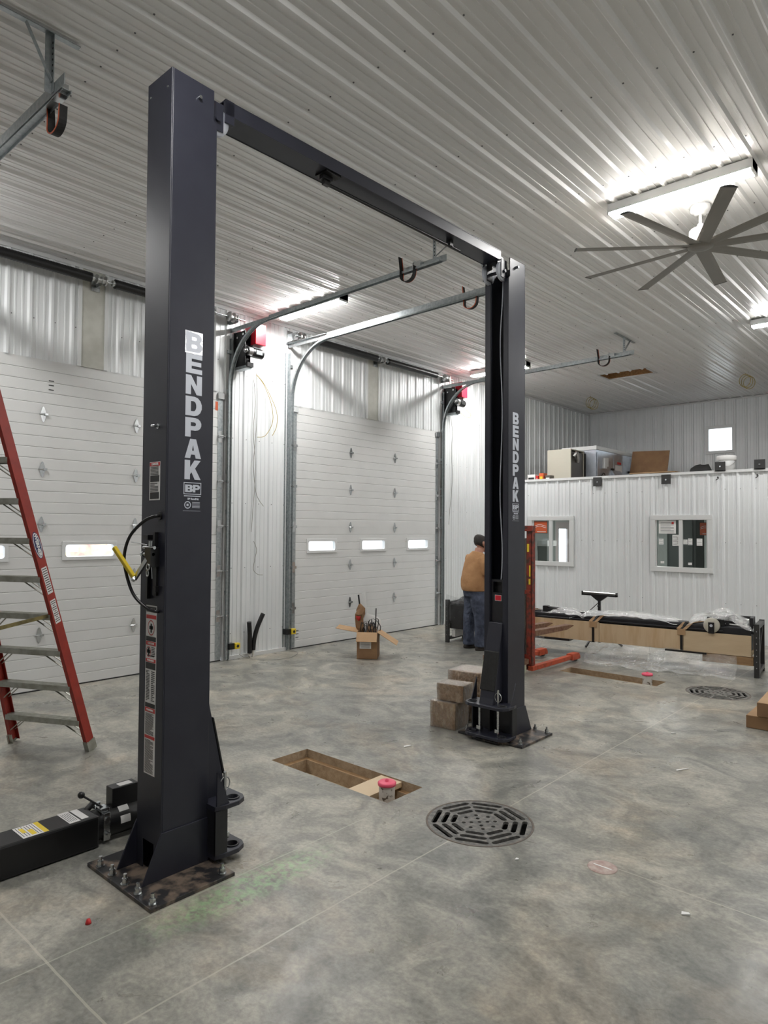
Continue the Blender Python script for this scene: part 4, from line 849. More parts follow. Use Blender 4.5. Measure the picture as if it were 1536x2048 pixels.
# crossbeam: folded channel, open side down, with shut-off bar
mb = MB()
def bx_(x0, x1, z0, z1, ya=2.19, yb_=5.0, mi=0):     # follows the slight skew between the posts
    sk = lambda y: .06*(y-1.834)/(5.33-1.834)
    mb.add([(x0+sk(ya),ya,z0),(x1+sk(ya),ya,z0),(x1+sk(yb_),yb_,z0),(x0+sk(yb_),yb_,z0),(x0+sk(ya),ya,z1),(x1+sk(ya),ya,z1),(x1+sk(yb_),yb_,z1),(x0+sk(yb_),yb_,z1)], [(3,2,1,0),(4,5,6,7),(0,1,5,4),(1,2,6,5),(2,3,7,6),(3,0,4,7)], mi)
bx_(4.435, 4.612, 4.225, 4.233); bx_(4.606, 4.612, 4.147, 4.225); bx_(4.435, 4.441, 4.147, 4.225); bx_(4.441, 4.606, 4.150, 4.156)
bx_(4.59, 4.612, 4.1, 4.235, 2.19, 2.25); bm_ = mb.build('crossbeam', MT['lift'], lift, bevel=.002)
mb = MB(); bx_(4.52, 4.56, 4.11, 4.14, 2.98, 3.06); bx_(4.49, 4.60, 4.136, 4.20, 2.97, 3.10); bx_(4.52, 4.55, 4.08, 4.12, 3.0, 3.05); mb.build('shutoff_switch', MT['black'], bm_)
mb = MB(); mb.cyl((4.535, 3.03, 4.105), (4.57, 4.52, 4.105), .012, n=10); mb.box(4.55, 4.59, 4.36, 4.40, 4.10, 4.19); mb.build('padded_shutoff_bar', MT['black'], bm_)
for y in (2.1, 4.98): mb = MB(); bx_(4.50, 4.57, 4.14, 4.21, y, y+.12); mb.build('beam_bracket', MT['liftd'], bm_)

# ---------------------------------------------------------------- hydraulic power unit lying behind the near post
pu = thing('hydraulic_power_unit', (3.96, 1.6, 0), 'black hydraulic pump with rectangular tank lying on the floor behind the near post', 'pump')
x0, x1 = 3.865, 4.06
mb = MB(); mb.box(x0, x1, 1.27, 1.80, .005, .178); tk = mb.build('tank', MT['black'], pu, bevel=.012)
mb = MB(); mb.box(x0-.002, x1+.002, 1.265, 1.285, .003, .182); mb.build('tank_lid', MT['liftd'], tk, bevel=.004)
mb = MB(); mb.box(x0+.02, x1-.015, 1.40, 1.53, .178, .1795, 0)
for k in range(8): mb.box(x0+.03, x1-.03, 1.41+.014*k, 1.413+.014*k, .1795, .180, 1)
mb.box(x0+.02, x1-.015, 1.505, 1.53, .1795, .1802, 2); mb.box(x0+.05, x1-.08, 1.42, 1.44, .1795, .1803, 2); mb.box(x0+.09, x1-.03, 1.45, 1.475, .1795, .1803, 2); mb.build('warning_label', [MT['white'], MT['ink'], MT['yellow']], tk)
mb = MB(); mb.box(x0+.005, x1-.02, 1.64, 1.70, .178, .1795, 0); mb.box(x0+.01, x1-.03, 1.71, 1.75, .178, .1795, 0)
for k in range(5): mb.box(x0+.03, x1-.04, 1.648+.01*k, 1.6505+.01*k, .1795, .180, 1)
mb.build('spec_label', [MT['white'], MT['ink']], tk)
mb = MB(); mb.cyl((3.96, 1.80, .09), (3.96, 1.83, .09), .085, n=20); mb.cyl((x0+.04, 1.78, .16), (x0+.02, 1.84, .19), .018, n=12); mb.build('pump_flange', MT['black'], pu)
mb = MB(); mb.box(3.885, 4.045, 1.83, 1.868, .02, .175); mb.cyl((4.045,1.85,.14),(4.055,1.85,.14),.014,n=12); mb.cyl((4.045,1.85,.06),(4.07,1.85,.06),.012,n=6); mb.box(3.95,4.02,1.825,1.875,.175,.195); mb.cyl((3.93,1.85,.17),(3.93,1.85,.205),.012,n=8); mb.build('valve_block', MT['zinc'], pu, bevel=.003)
mb = MB(); mb.cyl((3.99, 1.85, .19), (3.93, 1.76, .265), .006, n=8); hd = mb.build('release_handle', MT['black'], pu)
mb = MB(); mb.lathe([(0,-.02),(.012,-.016),(.019,-.007),(.02,0),(.019,.007),(.012,.016),(0,.02)], (3.925, 1.752, .272), 16); mb.build('ball_knob', MT['black'], hd)
mb = MB(); mb.cyl((3.96, 1.868, .095), (3.96, 2.12, .095), .088, n=28); mo = mb.build('electric_motor', MT['black'], pu, bevel=.004)
mb = MB()
for a0 in (.2, .95):
    vs = []
    for k in range(7):
        a = a0 + .08*k; vs += [(3.96+.089*math.cos(a-.25), 1.93, .095+.089*math.sin(a-.25)), (3.96+.089*math.cos(a-.25), 1.99, .095+.089*math.sin(a-.25))]
    mb.add(vs, [(2*k, 2*k+1, 2*k+3, 2*k+2) for k in range(6)])
mb.build('motor_label', MT['white'], mo, recalc=False)
mb = MB(); mb.box(3.92, 4.0, 1.90, 2.06, .17, .285); sb = mb.build('switch_box', MT['black'], pu, bevel=.004)
mb = MB(); mb.box(3.94, 3.99, 1.95, 2.03, .285, .2865); mb.build('label', MT['white'], sb)

# ---------------------------------------------------------------- step ladder
ls, lw, lt_, ll, z0_ = .291, .764, .056, .321, .259
u = Vector((0.88951145, 0.45691288, 0)); n_ = Vector((0.45691288, -0.88951145, 0)); FR = Vector((2.37, 2.533, 0)); FL = Vector((1.690, 2.183, 0))
lad = thing('step_ladder', tuple((FR+FL)/2), 'tall red fibreglass step ladder with grey metal treads at the left edge', 'ladder', group=None)
def rail(side, z, out=0, fwd=0): 
    b = FR if side == 0 else FL; sg = -1 if side == 0 else 1
    return b + u*(sg*lt_*z + out*(1 if side == 0 else -1)) + n_*(ll*z + fwd) + Vector((0,0,z))
NS = 12; ZT = z0_ + ls*NS
for side in (0, 1):
    mb = MB(); wd = n_
    mb.beam(rail(side, .02, .004), rail(side, ZT, .004), .085, .006, wd)
    for f in (-.0395, .0395): mb.beam(rail(side, .02, -.012, f), rail(side, ZT, -.012, f), .006, .03, wd)
    r_ = mb.build('side_rail', MT['fiber'], lad, bevel=.002)
    mb = MB(); mb.beam(rail(side, .0, .008), rail(side, .085, .008), .095, .012, wd); mb.beam(rail(side, .0, -.01, .04), rail(side, .08, -.01, .04), .006, .045, wd); mb.build('foot', MT['alu'], r_)
mb = MB()     # oval maker's badge, data labels on the outer rail flange facing the camera
fc = lambda z, a=0: rail(0, z, -.012+a, .0435)
ax = (rail(0, 2)-rail(0, 1)).normalized(); sd = u
def badge(zc, hw, hh, mi, off):
    c = fc(zc) + n_*off; mb.add([c + ax*hh*math.sin(2*PI*k/24) + sd*hw*math.cos(2*PI*k/24) for k in range(24)], [list(range(24))], mi)
ZB = 1.665
rl_ = None
fcx = lambda z, a=0: rail(0, z, .0075, a)     # on the web facing right
def web_badge(zc, hw, hh, mi, off):
    c = rail(0, zc, .0075+off); mb.add([c + ax*hh*math.sin(2*PI*k/24) + n_*hw*math.cos(2*PI*k/24) for k in range(24)], [list(range(24))], mi)
web_badge(ZB, .040, .105, 1, 0); web_badge(ZB, .035, .098, 0, .0006); web_badge(ZB, .030, .088, 1, .0012)
mb.text('WERNER', .04, rail(0, ZB, .0095), tuple(-ax), tuple(u.cross(-ax)), 0, bold=.0016, sx=1.05)
mb.build('maker_badge', [MT['paper'], mat('navy_print', (.02,.03,.12), .4)], lad, recalc=False)
for za, zb2, nm in ((1.30, 1.50, 0), (1.07, 1.25, 1)):
    mb = MB(); a = rail(0, za, .0078); b = rail(0, zb2, .0078); mb.beam(a, b, .055, .001, n_)
    d = (b-a)/12
    for k in range(1, 12):
        p = a + d*k; mb.beam(p + u*.001, p + u*.001 + d*.35, .045 if nm == 0 or k % 3 else .02, .0006, n_, 1)
    mb.build('instruction_label', [MT['white'], MT['ink']], lad)
for k in range(NS):
    z = z0_ + ls*k
    a = rail(0, z, -.012); b = rail(1, z, -.012)
    mb = MB(); mb.beam(a, b, .006, .088, (0,0,1)); mb.beam(a + n_*.044 - Vector((0,0,.018)), b + n_*.044 - Vector((0,0,.018)), .04, .004, (0,0,1)); mb.beam(a - n_*.044 - Vector((0,0,.018)), b - n_*.044 - Vector((0,0,.018)), .04, .004, (0,0,1))
    for j in range(5): mb.beam(a + n_*(.02*j-.04) + Vector((0,0,.004)), b + n_*(.02*j-.04) + Vector((0,0,.004)), .003, .006, (0,0,1))
    st = mb.build('tread', MT['alu'], lad)
    mb = MB()
    for p, q, s_ in ((a, b, 0), (b, a, 1)):
        dr = (q-p).normalized()
        for f in (-.03, .03): 
            if k < 8: mb.beam(p + dr*.16 + n_*f - Vector((0,0,.03)), rail(s_, z-.15, -.008, f), .014, .004, n_)
    if k < 8: mb.build('knee_brace', MT['alu'], st)
# rear frame and spreaders
mb = MB(); top = ZT - .02
def rear(side, z): 
    t_p = rail(side, top, -.02); k = (top - z); return Vector((t_p.x, t_p.y, 0)) + n_*(.30*k) + (u*(1 if side == 0 else -1))*.03*k*0.5 + Vector((0,0,z))
for side in (0, 1): mb = MB(); mb.beam(rear(side, 0), rear(side, top), .04, .03, n_); mb.build('rear_rail', MT['fiber'], lad)
for z in (.35, .95, 1.55, 2.15, 2.75): mb = MB(); mb.beam(rear(0, z), rear(1, z), .03, .025, (0,0,1)); mb.build('rear_brace', MT['alu'], lad)
MT['spread'] = mat('dirty_spreader', (.12,.10,.05), .5, .5, c2=(.3,.25,.1), scale=12)
for side in (0, 1): mb = MB(); mb.beam(rail(side, 1.13, -.03), rear(side, 1.0), .028, .006, (0,0,1)); mb.build('spreader_bar', MT['spread'], lad)
mb = MB(); p = rail(0, ZT+.02) ; q_ = rail(1, ZT+.02); mb.beam(p + u*.03, q_ - u*.03, .07, .22, (0,0,1)); mb.build('top_cap', MT['fiber'], lad, bevel=.01)

# ---------------------------------------------------------------- ceiling lights and fan
def light(x, y, lab):
    t = thing('strip_light', (x, y, HC-.02), lab, 'ceiling light', group='linear ceiling lights')
    mb = MB(); mb.box(x-.61, x+.61, y-.075, y+.075, HC-.098, HC-.018); mb.box(x-.61, x-.595, y-.077, y+.077, HC-.119, HC-.018); mb.box(x+.595, x+.61, y-.077, y+.077, HC-.119, HC-.018); mb.build('housing', MT['trimw'], t)
    mb = MB(); pr = [(y+.072, HC-.0985), (y+.068, HC-.112), (y+.045, HC-.119), (y-.045, HC-.119), (y-.068, HC-.112), (y-.072, HC-.0985)]; mb.prism(pr, x-.594, x+.594, 'x'); mb.build('diffuser', MT['lamp'], t)
LX, LY = [1.03, 5.80, 10.57], [-3.4, 1.3, 6.06, 10.72]
names = {(1.03,6.06): 'lit strip light on the ceiling left of the first long door track', (5.80,6.06): 'large lit strip light on the ceiling above the fan', (1.03,10.72): 'lit strip light partly hidden behind the far lift post',
         (5.80,10.72): 'lit strip light cut off by the right edge below the fan', (1.03,1.3): 'strip light over the left overhead door', (5.80,1.3): 'strip light overhead just behind the near post', (10.57,1.3): 'strip light to the right of the camera', (10.57,6.06): 'strip light far to the right of the fan', (10.57,10.72): 'strip light in the far right corner over the shop',
         (1.03,-3.4): 'strip light behind the camera by the door wall', (5.80,-3.4): 'strip light behind the camera in the middle', (10.57,-3.4): 'strip light behind the camera by the right wall'}
for x in LX:
    for y in LY:
        if y < 0 or (x, y) == (10.57, 1.3): continue
        dx = .08 if (x, y) == (5.8, 10.72) else 0
        light(x+dx, y, names[(x, y)])
ft = thing('ceiling_fan', (5.80, 6.58, HC), 'large ceiling fan with white motor and nine long grey-brown blades', 'fan')
fx, fy, fz = 5.825, 6.59, 4.455
mb = MB(); mb.lathe([(0,HC-.018),(.085,HC-.018),(.088,HC-.06),(.075,HC-.078),(.055,HC-.082),(.05,HC-.10),(0,HC-.10)], (fx,fy,0), 28); mb.build('canopy', MT['fan'], ft)
mb = MB(); mb.cyl((fx,fy,4.66),(fx,fy,HC-.09),.0135,n=14); mb.lathe([(.0135,4.67),(.025,4.665),(.028,4.64)], (fx,fy,0), 16); mb.build('downrod', MT['fan'], ft)
mb = MB(); mb.lathe([(0,4.655),(.028,4.655),(.035,4.635),(.085,4.615),(.098,4.60),(.10,4.50),(.085,4.478),(0,4.475)], (fx,fy,0), 32); mb.build('motor_housing', MT['fan'], ft)
mb = MB(); mb.lathe([(0,4.475),(.10,4.472),(.115,4.46),(.11,4.445),(.06,4.432),(0,4.43)], (fx,fy,0), 32); mb.build('hub', MT['blade'], ft)
for k in range(9):
    a = math.radians(97 + 40*k); T = Matrix.Translation((fx,fy,fz)) @ Matrix.Rotation(a, 4, 'Z') @ Matrix.Rotation(math.radians(-8), 4, 'X')
    mb = MB(); mb.prism([(-.06,0),(-.03,.007),(.03,.007),(.062,0),(.03,-.003),(-.03,-.003)], .07, 1.13, 'x'); mb.xf(T); bl = mb.build('blade', MT['blade'], ft)
    mb = MB(); mb.prism([(-.064,-.004),(-.03,.010),(.03,.010),(.066,-.004)], 1.13, 1.142, 'x'); mb.xf(T); mb.build('blade_tip', MT['darkp'], bl)

t = thing('added_office_light', (2.6, 14.0, 2.39), 'unseen light added inside the office to brighten it behind the sliding windows', 'ceiling light')  # added lamp, brightens the dark office interior behind the windows
mb = MB(); mb.box(2.0, 3.2, 13.9, 14.1, 2.36, 2.40); mb.build('housing', MT['trimw'], t)
mb = MB(); mb.box(2.02, 3.18, 13.92, 14.08, 2.345, 2.36); mb.build('diffuser', emit('added_office_glow', (1, .98, .95), 36.0), t)

# ---------------------------------------------------------------- drains, pit furniture, floor cover
def drain(x, y, lab):
    t = thing('floor_drain', (x, y, 0), lab, 'drain grate', group='round iron floor drains')
    R_ = .318; out = [(R_*math.cos(2*PI*k/48), R_*math.sin(2*PI*k/48)) for k in range(48)]; holes = []
    for sct in range(8):
        a = 2*PI*sct/8 + .42
        for r, hl in ((.268, .086), (.213, .066), (.158, .044)):
            w = .0165; c, s_ = math.cos(a), math.sin(a)
            pts = []
            for e, st in ((1, -90), (-1, 90)):
                for q in range(5):
                    b = math.radians(st + q*45); px, py = (w*math.cos(b)) , hl*e*0
                    pts.append((r + w*math.sin(b)*0 + w*math.cos(math.radians(0 if e == 1 else 180)+math.radians(-90+q*45))*0, 0))
            loc = [(r-w, -hl), (r-w*.5, -hl-w*.8), (r+w*.5, -hl-w*.8), (r+w, -hl), (r+w, hl), (r+w*.5, hl+w*.8), (r-w*.5, hl+w*.8), (r-w, hl)]
            holes.append([(c*p-s_*q, s_*p+c*q) for p, q in loc])
        for r in ((.098, .05) if sct % 2 == 0 else (.098,)):
            holes.append([(r*math.cos(a+.39)+.013*math.cos(2*PI*q/8), r*math.sin(a+.39)+.013*math.sin(2*PI*q/8)) for q in range(8)])
    holes.append([(.013*math.cos(2*PI*q/8), .013*math.sin(2*PI*q/8)) for q in range(8)])
    mb = MB(); mb.plate(out, holes, -.016, .001, Matrix.Translation((x,y,0))); mb.build('grate', MT['iron'], t)
    mb = MB(); mb.lathe([(.319,-.02),(.319,.0025),(.331,.0025),(.331,-.03),(.319,-.03)], (x,y,0), 48); mb.build('rim', mat('rusty_rim'+lab[:4], (.16,.125,.10), .7, c2=(.11,.10,.09), scale=20), t)
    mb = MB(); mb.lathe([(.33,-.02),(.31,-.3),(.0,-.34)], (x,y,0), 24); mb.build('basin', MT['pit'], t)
drain(5.44, 3.54, 'nearer round iron floor drain grate with radial slots'); drain(5.51, 8.16, 'farther round iron floor drain beside the flat cardboard boxes')
def cap_pipe(x, y, z, lab):
    t = thing('capped_pipe', (x, y, -.2), lab, 'pipe', group='capped pipes standing in the floor pits')
    mb = MB(); mb.cyl((x,y,-.24),(x,y,z-.02),.055,n=24); mb.build('pipe', MT['pipe'], t)
    mb = MB(); mb.lathe([(.057,z-.024),(.063,z-.022),(.064,z-.005),(.055,z+.002),(.02,z+.003),(.0,z+.003)], (x,y,0), 24); cp = mb.build('cap', MT['pink'], t)
    mb = MB(); mb.lathe([(.013,z),(.011,z+.014),(0,z+.02)], (x,y,0), 10); mb.build('cap_nub', MT['pink'], cp)
cap_pipe(4.71, 3.50, .075, 'white pipe with a pink cap in the near floor pit beside the board')
cap_pipe(4.74, 8.12, .11, 'white pipe with a pink cap in the far floor pit')
mb = MB(); mb.beam((4.545, 3.375, -.030), (4.545, 3.735, -.026), .20, .036, (1,0,0)); tag(mb.build('wood_board', MT['ply2']), 'pale board laid across the near floor pit beside the pink-capped pipe', 'board')
mb = MB(); mb.lathe([(0,.004),(.072,.004),(.078,.001),(.078,0),(0,0)], (6.24,3.52,0), 28); cv = mb.build('cleanout_cover', mat('pinkish_cover', (.36,.24,.21), .6, c2=(.48,.40,.36), scale=24)); tag(cv, 'small round pinkish cover set in the floor right of the drain', 'floor cover')
mb = MB(); mb.box(6.19, 6.29, 3.515, 3.523, .004, .0055); mb.build('raised_bar', MT['paper'], cv)
# small debris
def bit(x, y, sx, sy, rz, m, lab, name='paper_scrap', cat='scrap', sz=.004):
    mb = MB(); mb.add([Vector((x,y,.0015)) + Matrix.Rotation(rz,3,'Z') @ Vector(p) for p in ((-sx,-sy,0),(sx,-sy*.6,0),(sx*.7,sy,0),(-sx*.8,sy,0),(-sx,-sy,sz),(sx,-sy*.6,sz*2),(sx*.7,sy,sz),(-sx*.8,sy,sz))], [(3,2,1,0),(4,5,6,7),(0,1,5,4),(1,2,6,5),(2,3,7,6),(3,0,4,7)])
    tag(mb.build(name, m), lab, cat)
bit(6.72, 3.36, .02, .014, .4, MT['paper'], 'small pale scrap on the floor right of the pink cover')
bit(5.86, 3.28, .009, .012, .2, MT['paper'], 'tiny white chip on the floor just below the near drain')
bit(6.05, 5.35, .06, .008, 1.1, MT['paper'], 'thin white strip lying on the floor left of the flat cardboard boxes', 'plastic_strip')
bit(5.68, 6.25, .02, .01, .4, MT['paper'], 'small white scrap on the open floor between the two drains')
bit(4.18, 4.35, .035, .012, 1.2, MT['paper'], 'crumpled pale scrap on the floor above the near pit')
mb = MB(); mb.lathe([(0,.022),(.008,.020),(.012,.008),(.014,0),(0,0)], (4.735,1.43,0), 10); tag(mb.build('bottle_cap', MT['redl']), 'tiny red cap on the floor in front of the near base plate', 'cap')
bit(3.1, 8.42, .1, .015, .1, MT['ply2'], 'thin wood sliver on the floor in front of the hanging film', 'wood_sliver')

# ---------------------------------------------------------------- film-wrapped cartons behind the far post
def wbox(cx, cy, w, d, z0, z1, rz, lab, m='cardf', grp='film-wrapped cartons by the far post', rough=True):
    t = thing('cardboard_box', (cx, cy, z0), lab, 'box', rz, grp)
    Q = Matrix.Translation((cx,cy,0)) @ Matrix.Rotation(rz,4,'Z')
    mb = MB(); n = 7; h = z1-z0
    # rounded, slightly dented box: grid cube
    for ax, sgn in ((0,1),(0,-1),(1,1),(1,-1),(2,1),(2,-1)):
        vs = []
        for i in range(n+1):
            for j in range(n+1):
                p = [0,0,0]; p[ax] = sgn*.5; o_ = [q for q in range(3) if q != ax]; p[o_[0]] = i/n-.5; p[o_[1]] = j/n-.5
                v = Vector((p[0]*w, p[1]*d, p[2]*h)); s_ = noise.noise(v*9 + Vector((cx*3,cy*3,z0*9)))*.006 if rough else 0
                v *= 1 + s_/ .15*.15; v += Vector((noise.noise(v*14+Vector((7,0,0))), noise.noise(v*14), 0))*(.006 if rough else 0)
                v.z = max(v.z, -h/2); vs.append(v + Vector((0,0,z0+h/2)))
        fs = [(i*(n+1)+j, (i+1)*(n+1)+j, (i+1)*(n+1)+j+1, i*(n+1)+j+1) for i in range(n) for j in range(n)]
        mb.add(vs, fs)
    mb.xf(Q); mb.build('carton', MT[m], t, weld=True)
    mb2 = MB(); mb2.v = [Vector((cx,cy,(z0+z1)/2)) + (v-Vector((cx,cy,(z0+z1)/2)))*1.02 for v in mb.v]; mb2.f = [list(f) for f in mb.f]; mb2.m = list(mb.m); mb2.s = [True]*len(mb.f); mb2.v = [Vector((v.x,v.y,max(v.z,z0+.0005))) for v in mb2.v]; mb2.build('wrap_film', MT['filml'], t, weld=True)
    return t, Q
t1, Q1 = wbox(4.075, 5.075, .262, .235, .002, .236, .10, 'lower film-wrapped cardboard carton, nearest to the far lift post foot')
t2, Q2 = wbox(4.12, 5.10, .265, .20, .246, .395, .16, 'smaller film-wrapped carton stacked on top of the lower one')
t3, Q3 = wbox(4.055, 5.47, .34, .34, .002, .455, .12, 'taller crinkled film-wrapped carton behind the stacked pair')
# two flat long cartons at the right edge
for z0, z1, x, y, rz, lab in ((.002, .118, 6.50, 7.85, .03, 'lower of the two flat brown cartons at the right edge'), (.122, .25, 6.56, 7.85, .065, 'upper flat brown carton on the stack at the right edge')):
    t = thing('cardboard_box', (x, y, z0), lab, 'box', rz, 'flat brown cartons at the right edge')
    Q = Matrix.Translation((x,y,0)) @ Matrix.Rotation(rz,4,'Z')
    mb = MB(); mb.box(-.42, .42, -.93, .93, z0, z1); mb.xf(Q); mb.build('carton', MT['card'], t, bevel=.004)
    mb = MB(); mb.box(-.421, .421, -.932, -.928, z0+.004, z1-.004); mb.box(-.01,.01,-.935,.935,z1-.001,z1+.001); mb.xf(Q); mb.build('end_flap', MT['cardd'], t)

# ---------------------------------------------------------------- open carton of scrap by the middle door
bx0, by0, th_ = 1.24, 6.76, math.radians(37)
ob = thing('open_box', (1.30, 6.95, 0), 'open cardboard box full of black straps and packing by the middle door', 'box', th_)
Q = Matrix.Translation((bx0,by0,0)) @ Matrix.Rotation(th_,4,'Z')
w, d, h = .285, .36, .37
mb = MB(); t_ = .006
mb.box(0,w,0,t_,0.002,h); mb.box(0,w,d-t_,d,0.002,h); mb.box(0,t_,t_,d-t_,0.002,h); mb.box(w-t_,w,t_,d-t_,0.002,h); mb.box(0,w,0,d,.002,.008)
mb.xf(Q); cb = mb.build('carton', MT['cardd'], ob)
for nm, c0, ex, ln, wd in (('flap', (0,0,h), (0,-.10,-.115), 0, 0), ('flap', (0,0,h), (-.30,0,.05), 1, 0), ('flap', (w,0,h), (.27,0,-.17), 1, 0), ('flap', (0,d,h), (0,.16,.05), 0, 0)):
    mb = MB(); c0 = Vector(c0); ex = Vector(ex); al = Vector((w,0,0)) if ln == 0 else Vector((0,d,0)); nn = ex.cross(al).normalized()*.003
    mb.add([c0-nn, c0+al-nn, c0+al+ex-nn, c0+ex-nn, c0+nn, c0+al+nn, c0+al+ex+nn, c0+ex+nn], [(3,2,1,0),(4,5,6,7),(0,1,5,4),(1,2,6,5),(2,3,7,6),(3,0,4,7)]); mb.xf(Q); mb.build('flap', MT['card'], cb)
mb = MB(); mb.box(.04,.20,-.003,0,.145,.265,0); mb.box(.04,.235,-.003,0,.272,.30,0)
for k in range(6): mb.box(.055,.18,-.0045,-.003,.16+.016*k,.163+.016*k,1)
mb.xf(Q); mb.build('shipping_label', [MT['white'], MT['ink']], cb)
def inbox(name, m, lab, cat, fn):
    mb = MB(); fn(mb)
    if name == 'brown_paper': mb.v = [v + Vector((noise.noise(v*17), noise.noise(v*17+Vector((9,0,0))), noise.noise(v*15+Vector((0,5,0)))))*.05 for v in mb.v]
    mb.s = [False]*len(mb.s) if name == 'brown_paper' else mb.s
    mb.xf(Q); return tag(mb.build(name, m), lab, cat)
inbox('plastic_strip', MT['black'], 'long black strip leaning left out of the open box', 'strip', lambda m: m.beam((.10,.25,.02),(-.02,.30,.86),.022,.008,(1,0,0)))
inbox('wood_lath', MT['trimw'], 'pale grey slat standing out of the open box', 'slat', lambda m: m.beam((.12,.28,.02),(.05,.33,.89),.06,.008,(1,0,0)))
inbox('plastic_strip', MT['black'], 'black strip standing upright at the right of the open box', 'strip', lambda m: m.beam((.24,.12,.02),(.252,.14,.69),.014,.010,(1,0,0)))
inbox('plastic_strip', MT['paper'], 'white strip slanting up to the right from the open box', 'strip', lambda m: m.beam((-.02,.22,.50),(.12,.22,.66),.018,.004,(0,1,0)))
inbox('foam_sheet', MT['paper'], 'white sheet of foam sticking up behind the straps in the open box', 'foam', lambda m: (m.add([(.07,.27,.2),(.29,.27,.2),(.31,.29,.50),(.27,.30,.545),(.10,.31,.60),(.06,.30,.50),(.07,.262,.2),(.29,.262,.2),(.31,.282,.50),(.27,.292,.545),(.10,.302,.60),(.06,.292,.50)], [(0,1,2,3,4,5),(11,10,9,8,7,6),(0,6,7,1),(1,7,8,2),(2,8,9,3),(3,9,10,4),(4,10,11,5),(5,11,6,0)])))
inbox('brown_paper', MT['cardd'], 'crumpled brown packing paper at the left of the open box', 'packing paper', lambda m: (m.lathe([(.03,.30),(.055,.42),(.05,.52),(.075,.60),(.05,.68),(.01,.72)], (.02,.20,0), 7), m.lathe([(.04,.2),(.09,.30),(.07,.40),(.02,.43)], (.19,.20,0), 7)))
def straps(m):
    random.seed(3)
    for k in range(11):
        x = .05+.02*k; m.strip(sm_path([(x,.08+.01*(k%3),.03),(x+random.uniform(-.03,.03),.1,.3),(x+random.uniform(-.06,.05),.12+random.uniform(-.03,.08),.42+random.uniform(0,.12)),(x+random.uniform(-.1,.1),.2,.38+random.uniform(-.03,.1)),(x,.24,.2)],5), .012, .002, (1,.3,0), 0)
inbox('packing_strap', MT['black'], 'tangle of black packing straps filling the open box', 'straps', straps)['kind'] = 'stuff'
inbox('zip_tie_bundle', MT['redl'], 'dark red rag at the left top of the open box', 'rag', lambda m: m.lathe([(.0,.50),(.03,.53),(.04,.57),(.02,.61),(0,.62)], (.0,.17,0), 8))

# ---------------------------------------------------------------- pallet stacker (red)
sk = thing('pallet_stacker', (3.25, 7.6, 0), 'worn red manual pallet stacker behind the far lift post', 'stacker')
mb = MB()
for x in (3.02, 3.47):
    mb.box(x-.035, x+.035, 7.56, 7.575, .05, 1.84); mb.box(x-.035, x-.028, 7.56, 7.66, .05, 1.84); mb.box(x+.028, x+.035, 7.56, 7.66, .05, 1.84)
mb.box(2.97, 3.52, 7.54, 7.64, 1.79, 1.86); mb.box(2.98, 3.5, 7.55, 7.6, .12, .24); mb.box(2.98,3.5,7.55,7.59,1.0,1.05)
ms = mb.build('mast', MT['rust'], sk, bevel=.003)
mb = MB()
for x in (3.11, 3.38): mb = MB(); mb.box(x-.02, x+.02, 7.60, 7.64, .1, 1.7); mb.build('inner_mast', MT['dsteel'], sk)
mb = MB(); mb.cyl((3.245,7.6,.1),(3.245,7.6,1.6),.028,n=14); mb.build('lift_cylinder', MT['dsteel'], sk)
mb = MB(); mb.box(3.05, 3.44, 7.66, 7.70, .50, .58); mb.box(3.05, 3.44, 7.66, 7.70, .86, .92)
for x in (3.06, 3.38): mb.box(x, x+.07, 7.70, 7.72, .45, .95)
cr = mb.build('fork_carriage', MT['rust'], sk, bevel=.003)
for x in (3.095, 3.415):
    mb = MB(); mb.prism([(7.70,.45),(7.70,.52),(8.72,.50),(8.80,.485),(8.80,.475),(8.6,.44)], x-.05, x+.05, 'x'); mb.build('fork', MT['forkm'], sk, bevel=.004)
for x in (3.0, 3.50):
    mb = MB(); mb.box(x-.035, x+.035, 7.55, 8.72, .045, .10); mb.prism([(8.60,.03),(8.60,.115),(8.80,.115),(8.84,.07),(8.84,.03)], x-.045, x+.045, 'x'); lg = mb.build('straddle_leg', MT['rusto'], sk, bevel=.004)
    mb = MB(); mb.cyl((x-.025,8.76,.04),(x+.025,8.76,.04),.038,n=18); mb.build('wheel', MT['darkp'], lg)
for x in (2.96, 3.44):
    mb = MB(); mb.box(x-.04,x+.04,7.36,7.56,.13,.19); cs_ = mb.build('caster', MT['forkm'], sk); mb = MB(); mb.cyl((x-.03,7.42,.085),(x+.03,7.42,.085),.085,n=24); mb.build('wheel', MT['olive'], cs_)
mb = MB(); mb.box(3.1,3.4,7.45,7.54,.15,.5); mb.tube(sm_path([(3.25,7.46,.5),(3.25,7.38,.9),(3.25,7.30,1.12)]), .016, 10); mb.tube(sm_path([(3.12,7.28,1.12),(3.25,7.30,1.12),(3.38,7.28,1.12)]), .014, 10); mb.build('pump_handle', MT['rust'], sk)
for r in ((3.445,3.475,7.5565,7.559,1.53,1.63),(3.47,3.495,7.5565,7.559,1.12,1.19),(3.475,3.495,7.5565,7.559,1.22,1.36)): mb = MB(); mb.box(*r); mb.build('caution_label', MT['yellow'], ms)

